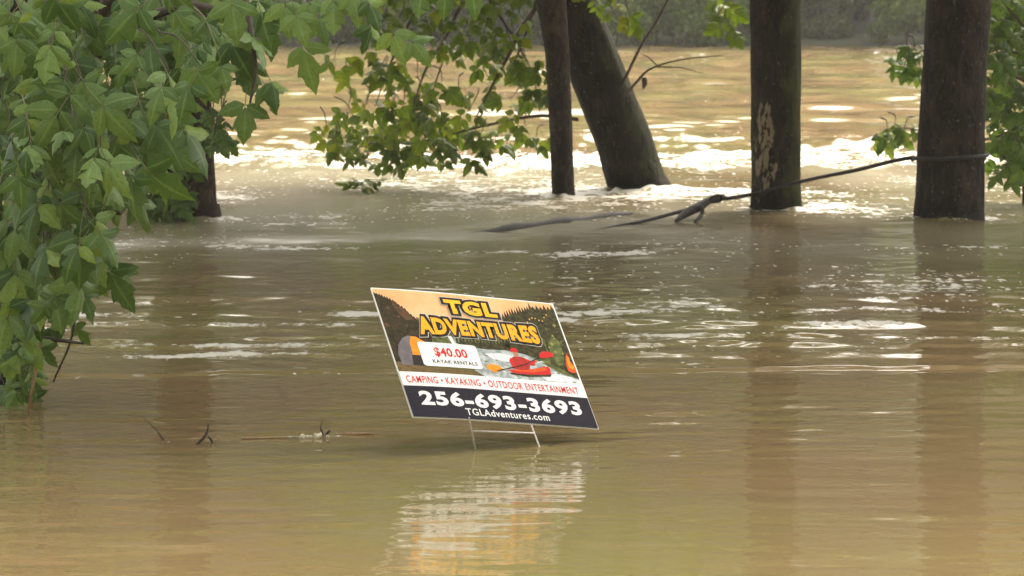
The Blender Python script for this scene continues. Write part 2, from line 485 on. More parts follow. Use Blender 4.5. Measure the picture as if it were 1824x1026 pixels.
def water_mat():
    m, nt, b = new_mat('muddy_water')
    tc = nt.nodes.new('ShaderNodeTexCoord'); ob = tc.outputs['Object']
    fo = nt.nodes.new('ShaderNodeAttribute'); fo.attribute_name = 'foam'
    su = nt.nodes.new('ShaderNodeAttribute'); su.attribute_name = 'scum'
    big = noise_n(nt, ob, 1.0, 3, 0.55, (0.5, 0.22, 1))
    mud = mix_c(nt, sstep_n(nt, big, 0.38, 0.62), (0.200, 0.138, 0.068), (0.188, 0.165, 0.066))
    fine = noise_n(nt, ob, 1.0, 4, 0.6, (1.6, 7.0, 1))
    mud = mix_c(nt, math_n(nt, 'MULTIPLY', sstep_n(nt, fine, 0.5, 0.72), 0.5), mud, (0.255, 0.200, 0.105))
    str_ = noise_n(nt, ob, 1.0, 3, 0.6, (0.9, 3.2, 1))
    mud = mix_c(nt, math_n(nt, 'MULTIPLY', sstep_n(nt, str_, 0.45, 0.75), 0.4), mud, (0.170, 0.148, 0.058))
    mud = mix_c(nt, math_n(nt, 'MULTIPLY', su.outputs['Fac'], 0.7), mud, (0.33, 0.31, 0.22))
    # foam: flecks, bubbles and torn patches
    f1 = noise_n(nt, ob, 1.0, 4, 0.62, (5.5, 4.0, 5.0), 0.5)
    f2 = noise_n(nt, ob, 1.0, 2, 0.5, (26.0, 13.0, 20.0))
    f3 = noise_n(nt, ob, 1.0, 2, 0.5, (2.2, 9.0, 3.0))
    fn = math_n(nt, 'ADD', math_n(nt, 'MULTIPLY', f1, 0.45), math_n(nt, 'ADD', math_n(nt, 'MULTIPLY', f2, 0.33), math_n(nt, 'MULTIPLY', f3, 0.22)))
    th = math_n(nt, 'ADD', fn, math_n(nt, 'MULTIPLY', fo.outputs['Fac'], 0.42))
    foam = sstep_n(nt, th, 0.63, 0.77)
    foam = math_n(nt, 'MULTIPLY', foam, math_n(nt, 'MULTIPLY', sstep_n(nt, fo.outputs['Fac'], 0.02, 0.12), 0.92))
    f4 = noise_n(nt, ob, 1.0, 1, 0.4, (26.0, 12.0, 20.0))
    fl = math_n(nt, 'MULTIPLY', sstep_n(nt, f4, 0.70, 0.74), sstep_n(nt, fo.outputs['Fac'], 0.05, 0.16))
    foam = math_n(nt, 'MAXIMUM', foam, math_n(nt, 'MULTIPLY', fl, 0.9))
    c = mix_c(nt, foam, mud, (0.58, 0.57, 0.51))
    nt.links.new(c, b.inputs['Base Color'])
    rg = math_n(nt, 'MULTIPLY_ADD', foam, 0.5, 0.045)
    rg = math_n(nt, 'ADD', rg, math_n(nt, 'MULTIPLY', su.outputs['Fac'], 0.2))
    nt.links.new(rg, b.inputs['Roughness'])
    b.inputs['IOR'].default_value = 1.333
    r1 = noise_n(nt, ob, 1.0, 3, 0.55, (9, 22, 9))
    r2 = noise_n(nt, ob, 1.0, 2, 0.5, (30, 60, 30))
    hgt = math_n(nt, 'ADD', math_n(nt, 'MULTIPLY', r1, 0.7), math_n(nt, 'MULTIPLY', r2, 0.16))
    hgt = math_n(nt, 'ADD', hgt, math_n(nt, 'MULTIPLY', foam, 4.0))
    bp = nt.nodes.new('ShaderNodeBump'); bp.inputs['Strength'].default_value = 0.5; bp.inputs['Distance'].default_value = 0.0012
    nt.links.new(hgt, bp.inputs['Height']); nt.links.new(bp.outputs[0], b.inputs['Normal'])
    return m

M['water'] = water_mat()
water = link('flood_water', build_water(), M['water'], kind='structure')

# river bed, near verge (hill behind added for shade) and far bank: one long sheet of ground each
def ground_strip(name, prof, mat, x0=-160, x1=160, nx=90, rough=0.1, seed=5):
    xs = np.linspace(x0, x1, nx)
    prof = np.array(prof)
    V = []
    for (y, z) in prof:
        yy = y + rough * 6 * (fbm(xs * 0.15, xs * 0 + y * 0.1, seed, 3) - 0.5)
        zz = z + rough * 2 * (fbm(xs * 0.5, xs * 0 + y * 0.3, seed + 4, 3) - 0.5)
        V.append(np.stack([xs, yy, zz], -1))
    V = np.vstack(V)
    n = len(prof)
    i = (np.arange(n - 1) * nx)[:, None]; j = np.arange(nx - 1)[None, :]
    F = np.stack([i + j, i + j + 1, i + nx + j + 1, i + nx + j], -1).reshape(-1, 4)
    return link(name, make_mesh(name, V, F, True), mat, kind='structure')

M['mud'] = plain('wet_mud', (0.055, 0.045, 0.030), 0.85, (0.085, 0.068, 0.045), 1.5, bump=0.5)
M['verge'] = plain('verge_grass', (0.10, 0.12, 0.045), 0.9, (0.16, 0.135, 0.08), 3.0, bump=0.5)
M['woods'] = plain('woodland_floor', (0.040, 0.040, 0.022), 0.9, (0.060, 0.070, 0.030), 0.6, bump=0.5)
ground_strip('river_bed', [(1.5, -0.6), (10, -1.1), (22, -1.3), (26, -2.0), (60, -2.2), (76, -1.5)], M['mud'], rough=0.02)
ground_strip('near_bank_light_block', [(-160, 24), (-60, 22), (-30, 17), (-16, 9), (-8, 2.6), (-4, 0.5), (0.5, 0.12), (2.2, -0.05), (3.2, -0.5)], M['verge'], rough=0.02, nx=60)  # unseen slope behind the camera, raised to hold back frontal sky light
ground_strip('far_bank', [(66.0, -0.7), (67.6, 0.0), (69.0, 0.2), (72, 0.4), (80, 0.8), (92, 4.0), (110, 11.0), (140, 19.0), (190, 24.0)], M['woods'], rough=0.12, nx=240)

# ------------------------------------------------------------------ leaves
HALF = [(0.0, 0.0), (0.07, 0.06), (0.18, 0.19), (0.31, 0.27), (0.42, 0.285), (0.50, 0.25), (0.57, 0.265), (0.68, 0.185), (0.74, 0.195), (0.86, 0.085), (1.0, 0.0)]
HALF_LOBE = [(0.0, 0.0), (0.08, 0.07), (0.20, 0.20), (0.34, 0.29), (0.50, 0.37), (0.60, 0.40), (0.60, 0.29), (0.68, 0.235), (0.78, 0.22), (0.86, 0.11), (1.0, 0.0)]

def leaflet(base, ang, L, r, half, fold, droop, twist):
    """one toothed leaflet folded on its midrib; returns verts, quads, vein flags"""
    V, F, A = [], [], []
    ca, sa = math.cos(ang), math.sin(ang)
    rows = []
    wj = r.uniform(0.78, 1.08)
    for (t, w) in half:
        zc = -droop * t * t * L
        bend = twist * t * t * 0.25 * L
        pts = []
        for s in ((-1, 1) if w > 0 else (0,)):
            jit = r.uniform(0.92, 1.08)
            x = s * w * L * wj * jit + bend
            z = zc - abs(w) * L * fold + s * twist * 0.12 * t * L + 0.035 * L * math.sin(t * 11 + s)
            y = (t - 0.06 * w) * L
            pts.append((x, y, z))
        mid = (bend, t * L, zc)
        rows.append((pts, mid))
    def put(p, a):
        x, y, z = p
        V.append((base[0] + x * ca + y * sa, base[1] - x * sa + y * ca, base[2] + z)); A.append(a)
        return len(V) - 1
    prev = None
    for pts, mid in rows:
        m = put(mid, 1.0)
        if len(pts) == 2:
            cur = (put(pts[0], 0.0), m, put(pts[1], 0.0))
        else:
            cur = (m, m, m)
        if prev is not None:
            for (a, b, c, d) in ((prev[0], prev[1], cur[1], cur[0]), (prev[1], prev[2], cur[2], cur[1])):
                f = []
                for q in (a, b, c, d):
                    if q not in f: f.append(q)
                if len(f) >= 3: F.append(tuple(f))
        prev = cur
    return V, F, A

def compound_leaf(name, seed, n, mats, lobed=True, petiole=0.55):
    r = random.Random(seed)
    V, F, A, MI = [], [], [], []
    def add(vfa, mi):
        v, f, a = vfa
        o = len(V)
        V.extend(v); A.extend(a)
        for q in f:
            F.append(tuple(i + o for i in q)); MI.append(mi)
    # petiole: slim three-sided stalk
    top = petiole + (0.55 if n == 5 else 0.22)
    pv, pf = [], []
    st = [0, petiole * 0.5, top + 0.05]
    for k, y in enumerate(st):
        for q in range(3):
            a = q * 2.094
            rr = 0.016
            pv.append((math.cos(a) * rr, y, math.sin(a) * rr + 0.05 * math.sin(y * 3)))
    for k in range(2):
        for q in range(3):
            pf.append((k * 3 + q, k * 3 + (q + 1) % 3, k * 3 + 3 + (q + 1) % 3, k * 3 + 3 + q))
    add((pv, pf, [0.0] * len(pv)), 1)
    z1 = 0.05 * math.sin(top * 3)
    fold = lambda: r.uniform(0.15, 0.60)
    dr = lambda: r.uniform(0.10, 0.65)
    add(leaflet((0, top, z1), r.uniform(-0.15, 0.15), r.uniform(0.98, 1.15), r, HALF_LOBE if lobed else HALF, fold(), dr(), r.uniform(-1, 1)), 0)
    for s in (-1, 1):
        add(leaflet((0.015 * s, petiole + (top - petiole) * 0.85 - 0.05, z1), s * r.uniform(0.80, 1.25), r.uniform(0.72, 0.92), r, HALF, fold(), dr(), r.uniform(-1, 1)), 0)
    if n == 5:
        for s in (-1, 1):
            add(leaflet((0.015 * s, petiole * 0.9, z1 * 0.9), s * r.uniform(1.05, 1.35), r.uniform(0.66, 0.8), r, HALF, fold(), dr(), r.uniform(-1, 1)), 0)
    me = make_mesh(name, V, F, True)
    for m in mats: me.materials.append(m)
    me.polygons.foreach_set('material_index', MI)
    a_ = me.attributes.new('vein', 'FLOAT', 'POINT'); a_.data.foreach_set('value', A)
    return me

def leaf_family(name, mat, seed):
    out = []
    for k in range(7):
        out.append(compound_leaf(name, seed + k, 5 if k in (1, 4) else 3, (mat, M['petiole']), lobed=(k % 2 == 0)))
    return out

LEAF_NEAR = leaf_family('box_elder_leaf', M['leaf_near'], 100)
LEAF_MID = leaf_family('hanging_leaf', M['leaf_mid'], 200)
LEAF_RIGHT = leaf_family('shrub_leaf', M['leaf_right'], 300)

def frame_of(axis, normal):
    y = Vector(axis).normalized()
    z = Vector(normal)
    z = (z - y * z.dot(y))
    if z.length < 1e-4: z = y.orthogonal()
    z.normalize()
    x = y.cross(z)
    return Matrix((x, y, z)).transposed()

class LeafSet:
    """leaves of one plant: the ones that show largest become parts, the rest one joined part"""
    def __init__(self, root, meshes, limit=285):
        self.root, self.meshes, self.limit, self.items = root, meshes, limit, []
    def add(self, pos, axis, normal, size, weight=0.0, k=None):
        k = random.randrange(len(self.meshes)) if k is None else k
        m = Matrix.Translation(Vector(pos) - self.root.location) @ frame_of(axis, normal).to_4x4() @ Matrix.Scale(size, 4)
        self.items.append((weight + size, k, m))
    def finish(self, part='crown'):
        self.items.sort(key=lambda q: -q[0])
        for w, k, m in self.items[:self.limit]:
            o = link('leaf', self.meshes[k], None, self.root)
            o.matrix_local = m
        rest = self.items[self.limit:]
        if rest:
            cache = {}
            Vs, Fs, As, Ms = [], [], [], []
            off = 0
            for w, k, m in rest:
                if k not in cache:
                    me = self.meshes[k]
                    co = np.empty(len(me.vertices) * 3, np.float32); me.vertices.foreach_get('co', co)
                    va = np.empty(len(me.vertices), np.float32); me.attributes['vein'].data.foreach_get('value', va)
                    cache[k] = (co.reshape(-1, 3), [tuple(p.vertices) for p in me.polygons], va, [p.material_index for p in me.polygons])
                co, fs, va, mi = cache[k]
                A = np.array(m)
                Vs.append(co @ A[:3, :3].T + A[:3, 3])
                Fs.extend([tuple(i + off for i in f) for f in fs])
                As.append(va); Ms.extend(mi); off += len(co)
            me = make_mesh('foliage', np.vstack(Vs), Fs, True)
            for mt in self.meshes[0].materials: me.materials.append(mt)
            me.polygons.foreach_set('material_index', Ms)
            a_ = me.attributes.new('vein', 'FLOAT', 'POINT'); a_.data.foreach_set('value', np.concatenate(As))
            link('inner_foliage', me, None, self.root, kind='stuff')

def in_poly(x, y, P):
    c = False
    j = len(P) - 1
    for i in range(len(P)):
        xi, yi = P[i]; xj, yj = P[j]
        if (yi > y) != (yj > y) and x < (xj - xi) * (y - yi) / (yj - yi) + xi: c = not c
        j = i
    return c

def spread_in(P, n, rs, tries=14):
    """well spread random points in a polygon (best candidate)"""
    xs = [p[0] for p in P]; ys = [p[1] for p in P]
    out = []
    while len(out) < n:
        best, bd = None, -1
        for _ in range(tries):
            while True:
                x, y = rs.uniform(min(xs), max(xs)), rs.uniform(min(ys), max(ys))
                if in_poly(x, y, P): break
            d = min([(x - a) ** 2 + (y - b) ** 2 for a, b in out], default=1e9)
            if d > bd: best, bd = (x, y), d
        out.append(best)
    return out

def leaf_cloud(clumps, n, size, seed, zmin=None, flat=0.6, keep=None):
    """many small folded leaf faces gathered in clumps; clumps = [(x,y,z,r)]"""
    r = np.random.default_rng(seed)
    C = np.array(clumps, float)
    w = C[:, 3] ** 2; w /= w.sum()
    idx = r.choice(len(C), n, p=w)
    d = r.normal(size=(n, 3)); d /= np.linalg.norm(d, axis=1)[:, None]
    rad = r.random(n) ** 0.45
    P = C[idx, :3] + d * (rad * C[idx, 3])[:, None] * np.array([1, 1, 0.75])
    if zmin is not None:
        P = P[P[:, 2] > zmin]
    n = len(P)
    ax = r.normal(size=(n, 3)) * np.array([1, 1, 0.6]) + np.array([0, 0, -0.4]); ax /= np.linalg.norm(ax, axis=1)[:, None]
    nm = r.normal(size=(n, 3)) * 0.7 + np.array([0, 0, 1.0])
    sd = np.cross(ax, nm); sd /= np.linalg.norm(sd, axis=1)[:, None] + 1e-9
    up = np.cross(sd, ax)
    L = size * r.uniform(0.6, 1.35, n)[:, None]
    a = P; tip = P + ax * L - up * L * 0.15
    l = P + ax * L * 0.45 + sd * L * 0.30 - up * L * 0.08
    q = P + ax * L * 0.45 - sd * L * 0.30 - up * L * 0.08
    V = np.stack([a, l, tip, q], 1).reshape(-1, 3)
    k = np.arange(n)[:, None] * 4
    F = np.concatenate([k + np.array([[0, 1, 2]]), k + np.array([[0, 2, 3]])], 0)
    return V, F

def crown_clumps(c, rad, n, r, rs, zmin=None):
    out = []
    for _ in range(n):
        while True:
            p = [rs.uniform(-1, 1) for _ in range(3)]
            q = sum(v * v for v in p)
            if q < 1: break
        z = c[2] + p[2] * rad[2]
        if zmin is not None and z - r * 0.5 < zmin: z = zmin + r * rs.uniform(0.5, 1.0)
        out.append((c[0] + p[0] * rad[0], c[1] + p[1] * rad[1], z, r * rs.uniform(0.6, 1.3)))
    return out

def crown_part(root, clumps, n, size, seed, mat, zmin=None, name='crown'):
    V, F = leaf_cloud(clumps, n, size, seed, zmin)
    V = V - np.array(root.location)
    o = link(name, make_mesh(name, V, F), mat, root, kind='stuff')
    return o

def trunk_part(root, pts, mat, n, seg, bark, seed, name='trunk'):
    P = smooth_path(pts, n)
    P[:, :3] -= np.array(root.location)
    V, F = tube_arrays(P, seg, bark, seed)
    return link(name, make_mesh(name, V, F, True), mat, root)

def P4(px, py, Y, r):
    p = at(px, py, Y)
    return (p.x, p.y, p.z, r)

# ------------------------------------------------------------------ trees standing in the flood
rs = random.Random(21)
def flood_tree(name, base, path_px, Y, label, mat, top, crown_c, crown_r, seed, limbs, n_leaf=18000, bark=0.05, zmin=1.75):
    """path_px [(px,py,r)] seen part, then on up to `top` (x,y,z)"""
    t = thing(name, (base.x, Y, 0), label, 'tree', 'trees standing in the flood water')
    pts = [P4(px, py, Y, r) for px, py, r in path_px]
    b0 = pts[0]
    pts = [(b0[0] * 1.0, b0[1], -0.7, b0[3] * 1.12)] + pts
    rl = pts[-1][3]
    lx, ly, lz = pts[-1][:3]
    for k in (0.33, 0.66, 1.0):
        pts.append((lx + (top[0] - lx) * k, ly + (top[1] - ly) * k, lz + (top[2] - lz) * k, rl * (1 - 0.75 * k)))
    trunk_part(t, pts, mat, 130, 56, bark, seed)
    for k in range(limbs):
        f = 0.35 + 0.55 * k / max(1, limbs - 1)
        sx, sy, sz = lx + (top[0] - lx) * f, ly + (top[1] - ly) * f, lz + (top[2] - lz) * f
        a = k * 2.4 + seed
        ex, ey = crown_c[0] + math.cos(a) * crown_r[0] * 0.7, crown_c[1] + math.sin(a) * crown_r[1] * 0.7
        ez = max(sz + 0.8, crown_c[2] + (f - 0.5) * crown_r[2])
        tube_obj('branch', [(sx, sy, sz, rl * 0.45 * (1.1 - f)), ((sx + ex) / 2, (sy + ey) / 2, (sz + ez) / 2 + 0.4, rl * 0.28), (ex, ey, ez, 0.015)], mat, t, 10, 7, org=t.location)
    cl = crown_clumps((crown_c[0], crown_c[1] - 1.2, crown_c[2] + 1.2), (crown_r[0] * 1.05, crown_r[1] * 1.6, crown_r[2] * 1.6), 60, 0.95, rs, zmin)
    crown_part(t, cl, n_leaf, 0.21, seed, M['crown'], zmin)
    return t

t_mid = flood_tree('river_birch_tree', MID_BASE, [(1382, 385, 0.162), (1382, 366, 0.156), (1382, 300, 0.152), (1382, 200, 0.1505), (1382, 100, 0.149), (1381, 0, 0.147), (1381, -150, 0.145)], MID_BASE.y,
    'straight upright trunk with a pale strip of torn bark, right of the leaning trunk', M['bark_mid'],
    (MID_BASE.x + 0.2, MID_BASE.y + 0.2, 9.5), (MID_BASE.x - 0.2, MID_BASE.y + 0.4, 6.6), (3.1, 2.6, 3.8), 31, 5, bark=0.06)
t_right = flood_tree('broad_trunk_tree', RIGHT_BASE, [(1690, 402, 0.207), (1690, 380, 0.199), (1693, 300, 0.192), (1697, 200, 0.188), (1702, 100, 0.184), (1707, 0, 0.182), (1712, -150, 0.18)], RIGHT_BASE.y,
    'thickest dark trunk with rope tied round it, at the right edge', M['bark'],
    (RIGHT_BASE.x + 0.5, RIGHT_BASE.y + 0.3, 10.5), (RIGHT_BASE.x + 0.2, RIGHT_BASE.y + 0.2, 7.0), (3.4, 2.8, 3.8), 32, 5, bark=0.07)
t_thin = flood_tree('slender_tree', THIN_BASE, [(1005, 365, 0.078), (1004, 345, 0.075), (1000, 270, 0.074), (996, 180, 0.076), (993, 100, 0.078), (986, 40, 0.086), (978, -20, 0.098), (960, -150, 0.10)], THIN_BASE.y,
    'slender greyish trunk standing just in front of the leaning trunk', M['bark_grey'],
    (THIN_BASE.x - 0.9, THIN_BASE.y + 0.3, 7.5), (THIN_BASE.x - 0.8, THIN_BASE.y + 0.5, 5.6), (2.2, 2.0, 2.8), 33, 4, 5500, bark=0.075)
t_lean = flood_tree('leaning_tree', LEAN_BASE, [(1145, 366, 0.205), (1138, 338, 0.196), (1124, 295, 0.186), (1107, 240, 0.182), (1070, 150, 0.180), (1040, 75, 0.178), (1012, 0, 0.175), (960, -150, 0.17)], LEAN_BASE.y,
    'thick dark trunk leaning left with foaming water at its foot', M['bark_moss'],
    (LEAN_BASE.x - 2.9, LEAN_BASE.y + 0.6, 9.5), (LEAN_BASE.x - 0.9, LEAN_BASE.y + 1.0, 6.6), (3.3, 2.6, 3.6), 34, 5, bark=0.075)
t_left = flood_tree('vine_clad_tree', LEFT_BASE, [(338, 404, 0.188), (337, 385, 0.168), (335, 320, 0.157), (331, 240, 0.154), (326, 150, 0.152), (320, 50, 0.15), (312, -150, 0.148)], LEFT_BASE.y,
    'brown trunk with leafy vines, half hidden behind the near leaves on the left', M['bark_brown'],
    (LEFT_BASE.x - 0.6, LEFT_BASE.y + 0.3, 9.0), (LEFT_BASE.x + 0.2, LEFT_BASE.y + 0.6, 6.6), (3.3, 2.7, 3.7), 35, 5, bark=0.075)

def hang_leaves(ls, polys, n_tw, depth, size, seed, per=(3, 5), up=(0.0, 0.35), tw_mat='twig', root=None, twlen=0.28, weight=0.0, lean=(0, 0)):
    """twigs ending inside a picture region, at their own depths, each carrying a few leaves"""
    r = random.Random(seed)
    for P in polys:
        pts = spread_in(P[0], int(n_tw * P[1]), r)
        for (px, py) in pts:
            Y = r.uniform(*depth)
            e = at(px, py, Y)
            s = e + Vector((r.uniform(-0.6, 0.6) + lean[0], r.uniform(-0.1, 0.5), r.uniform(0.5, 1.0))).normalized() * twlen * r.uniform(0.7, 1.3)
            m = (e + s) / 2 + Vector((r.uniform(-.03, .03), 0, 0.03))
            if root is not None:
                tube_obj('twig', [(*s, 0.005), (*m, 0.004), (*e, 0.002)], M[tw_mat], root, 6, 4, org=root.location)
            n = r.randint(*per)
            for k in range(n):
                f = 1.0 - 0.75 * k / max(1, n)
                p = s.lerp(e, f)
                sd = -1 if k % 2 else 1
                ax = Vector((sd * r.uniform(0.1, 0.9) + lean[0] * 0.5, r.uniform(-0.75, 0.15), r.uniform(-1.0, -0.25)))
                nm = Vector((r.uniform(-0.55, 0.55), r.uniform(-1.0, -0.15), r.uniform(0.15, 1.0)))
                ls.add(p, ax, nm, size * r.uniform(0.7, 1.25), weight - 0.02 * (Y - depth[0]))

# branches of the leaning tree that trail to the water, and their leaves
YB = LEAN_BASE.y + 0.1
for pts in ([(1012, -60, 20.6, .022), (935, 40, 20.8, .018), (905, 100, 20.9, .014), (870, 165, 21.0, .009), (845, 215, 21.0, .004)],
            [(1030, 213, 20.55, .014), (965, 206, 20.6, .012), (900, 216, 20.7, .010), (830, 232, 20.8, .008), (760, 250, 20.9, .006), (640, 262, 21.0, .003)],
            [(925, -60, 20.6, .018), (830, 0, 20.6, .014), (792, 70, 20.7, .011), (760, 120, 20.8, .008), (735, 190, 20.8, .004)],
            [(800, -60, 20.4, .014), (735, 30, 20.5, .011), (695, 115, 20.6, .007), (668, 190, 20.7, .003)],
            [(866, -10, 20.4, .012), (900, 45, 20.5, .010), (925, 85, 20.5, .008), (905, 130, 20.6, .004)],
            [(960, -20, 20.5, .011), (940, 50, 20.5, .008), (925, 88, 20.5, .004)],
            [(925, 85, 20.5, .008), (948, 130, 20.6, .005), (962, 200, 20.7, .003)],
            [(792, 100, 20.8, .006), (770, 170, 20.8, .005), (770, 240, 20.9, .003)],
            # bare twigs on the right side of the trunk
            [(1108, 152, 20.6, .011), (1140, 85, 20.4, .009), (1168, 40, 20.3, .008), (1200, -20, 20.2, .007)],
            [(1112, 172, 20.5, .010), (1134, 146, 20.3, .009), (1160, 122, 20.2, .007), (1215, 106, 20.1, .005), (1285, 99, 20.0, .003)],
            [(1172, 119, 20.2, .006), (1215, 121, 20.2, .004), (1255, 132, 20.1, .002)],
            [(1172, 119, 20.2, .005), (1156, 103, 20.2, .004), (1140, 95, 20.2, .002)],
            [(1147, 138, 20.25, .016), (1148, 148, 20.25, .018), (1146, 158, 20.25, .006)]):
    tube_obj('branch', [P4(*p) for p in pts], M['twig'], t_lean, 16, 6, org=t_lean.location)
ls = LeafSet(t_lean, LEAF_MID, 290)
hang_leaves(ls, [([(562, 282), (560, 235), (600, 225), (650, 190), (720, 200), (800, 225), (870, 240), (845, 282), (700, 284)], 0.40),
                 ([(640, 190), (660, 130), (760, 115), (860, 190), (850, 230), (740, 215)], 0.24),
                 ([(590, 105), (660, 100), (680, 130), (640, 150), (600, 130)], 0.08),
                 ([(860, 110), (905, 95), (975, 120), (975, 175), (940, 240), (900, 215), (870, 180)], 0.17),
                 ([(590, 140), (620, 140), (625, 205), (600, 200)], 0.03),
                 ([(930, 235), (960, 235), (965, 275), (935, 275)], 0.03),
                 ([(850, 240), (900, 240), (900, 270), (860, 275)], 0.04)],
            62, (20.2, 21.4), 0.092, 51, (2, 5), root=t_lean, twlen=0.16)
hang_leaves(ls, [([(600, -20), (930, -20), (920, 95), (690, 90)], 0.85), ([(1040, -10), (1120, -10), (1125, 40), (1060, 15)], 0.12), ([(1240, -10), (1310, -10), (1300, 55), (1260, 20)], 0.13)],
            38, (19.8, 20.6), 0.08, 52, (2, 3), root=t_lean, twlen=0.12)
ls.finish()

# vine on the left trunk
ls = LeafSet(t_left, LEAF_RIGHT, 250)
hang_leaves(ls, [([(235, 250), (300, 230), (330, 300), (300, 388), (240, 388)], 0.62), ([(290, 340), (330, 360), (325, 388), (290, 388)], 0.16), ([(376, 215), (394, 215), (396, 262), (376, 262)], 0.16)],
            48, (17.75, 18.1), 0.075, 53, (2, 4), root=t_left, twlen=0.16)
ls.finish()

# shrub-like young tree at the right edge
sb = at(1835, 330, 19.4); sb.z = 0
t_sh = thing('young_maple_tree', (sb.x, sb.y, 0), 'leafy young tree beyond the thick trunk, cut by the right edge', 'tree', 'trees standing in the flood water')
trunk_part(t_sh, [(sb.x, sb.y, -0.6, 0.05), (sb.x, sb.y, 0.3, 0.045), (sb.x + 0.05, sb.y, 1.4, 0.04), (sb.x + 0.1, sb.y, 3.2, 0.02)], M['bark_grey'], 40, 14, 0.05, 61)
for pts in ([(1836, 240, 19.4, .014), (1800, 215, 19.3, .010), (1775, 190, 19.2, .006)], [(1836, 150, 19.4, .014), (1790, 120, 19.3, .010), (1765, 60, 19.2, .006)],
            [(1838, 290, 19.4, .012), (1800, 285, 19.3, .008), (1768, 262, 19.2, .004)], [(1838, 60, 19.4, .012), (1800, 20, 19.3, .009), (1770, -20, 19.2, .006)],
            [(1836, 215, 19.6, .010), (1760, 248, 19.5, .008), (1690, 240, 19.4, .006), (1610, 228, 19.3, .004), (1572, 232, 19.3, .002)],
            [(1836, 100, 19.6, .010), (1740, 80, 19.5, .008), (1660, 85, 19.4, .006), (1600, 110, 19.3, .003)]):
    tube_obj('branch', [P4(*p) for p in pts], M['twig'], t_sh, 12, 6, org=t_sh.location)
ls = LeafSet(t_sh, LEAF_RIGHT, 250)
hang_leaves(ls, [([(1764, -15), (1845, -15), (1845, 260), (1800, 240), (1765, 190), (1762, 80)], 0.70), ([(1758, 245), (1840, 225), (1840, 300), (1790, 305)], 0.18),
                 ([(1590, 95), (1636, 85), (1640, 120), (1600, 125)], 0.07), ([(1570, 228), (1612, 222), (1610, 245), (1572, 245)], 0.05)],
            62, (19.0, 19.7), 0.085, 54, (3, 4), root=t_sh, twlen=0.09)
ls.finish()
crown_part(t_sh, crown_clumps((sb.x + 0.6, sb.y + 0.3, 3.4), (1.3, 1.2, 1.4), 12, 0.6, rs, 1.9), 2200, 0.13, 62, M['crown'], 1.7)

# ------------------------------------------------------------------ near box elder on the left
t_el = thing('box_elder_tree', ELDER_BASE, 'big-leaved box elder hanging over the water in the near left corner', 'tree', None)
elb = ELDER_BASE
trunk_part(t_el, [(elb.x - .02, elb.y, -0.6, 0.10), (elb.x, elb.y, 0.1, 0.085), P4(60, 420, 10.35, 0.075), P4(110, 200, 10.4, 0.068), P4(170, 0, 10.4, 0.062), P4(230, -300, 10.4, 0.055), P4(260, -1400, 10.5, 0.02)],
           M['bark'], 90, 30, 0.07, 71)
trunk_part(t_el, [(elb.x - .22, elb.y + .1, -0.6, 0.06), P4(-60, 500, 10.45, 0.055), P4(-20, 250, 10.4, 0.05), P4(40, 0, 10.3, 0.045), P4(60, -500, 10.3, 0.03)], M['bark'], 50, 20, 0.07, 72, 'side_stem')
for pts in ([(150, 60, 10.4, .03), (260, -60, 10.0, .024), (420, -95, 9.6, .018), (640, -90, 9.3, .012), (860, -60, 9.1, .006)],
            [(120, 160, 10.4, .024), (220, 60, 9.9, .018), (330, 10, 9.5, .013), (430, 30, 9.3, .006)],
            [(90, 280, 10.4, .024), (200, 200, 10.0, .018), (290, 190, 9.8, .010), (370, 150, 9.6, .006), (425, 140, 9.5, .004)],
            [(60, 420, 10.35, .020), (150, 370, 10.0, .014), (215, 380, 9.8, .007)],
            [(40, 560, 10.35, .016), (110, 480, 10.0, .012), (190, 470, 9.9, .006)],
            [(60, 430, 10.35, .020), (40, 300, 9.8, .014), (30, 180, 9.5, .008)],
            [(20, 640, 10.3, .014), (70, 560, 10.0, .010), (130, 575, 9.9, .005)],
            [(430, -95, 9.6, .012), (440, 20, 9.45, .009), (455, 120, 9.4, .006), (445, 185, 9.35, .003)],
            [(860, -60, 9.1, .006), (820, -20, 9.1, .003)],
            [(-20, 590, 10.2, .012), (60, 600, 10.0, .009), (150, 612, 9.9, .004)],
            [(-10, 560, 10.1, .016), (30, 600, 10.1, .012), (70, 540, 10.1, .006)],
            [(135, 520, 9.95, .005), (128, 600, 9.95, .004), (95, 680, 10.0, .003)]):
    tube_obj('branch', [P4(*p) for p in pts], M['twig'], t_el, 16, 7, org=t_el.location)
ls = LeafSet(t_el, LEAF_NEAR, 290)
def elder_mass(polys, n_tw, depth, size, seed, w, per):
    r = random.Random(seed)
    for P in polys:
        for (px, py) in spread_in(P[0], int(n_tw * P[1]), r):
            Y = r.uniform(*depth)
            e = at(px, py, Y)
            c = at(90, py - 60, 10.4)
            s = e.lerp(c, r.uniform(0.15, 0.3)) + Vector((r.uniform(-.05, .05), 0, r.uniform(0.06, 0.14)))
            m = (e + s) / 2 + Vector((0, -0.02, 0.03))
            tube_obj('twig', [(*s, 0.0034), (*m, 0.0028), (*e, 0.0015)], M['petiole'] if r.random() < .25 else M['twig'], t_el, 6, 5, org=t_el.location)
            n = r.randint(*per)
            for k in range(n):
                f = 1.0 - 0.8 * k / n
                p = s.lerp(e, f)
                sd = -1 if (k + int(px)) % 2 else 1
                tone = r.uniform(-0.35, 0.35)
                ax = Vector((sd * r.uniform(0.05, 0.75), r.uniform(-0.75, -0.1), r.uniform(-1.05, -0.45)))
                nm = Vector((tone + r.uniform(-0.6, 0.6), r.uniform(-1.0, -0.1), r.uniform(-0.1, 1.1)))
                ls.add(p, ax, nm, size * r.uniform(0.55, 1.28), w)
MASS = [(-20, -30), (430, -30), (425, 40), (395, 100), (345, 130), (312, 190), (275, 260), (235, 320), (185, 400), (190, 440), (150, 500), (120, 540), (-20, 540)]
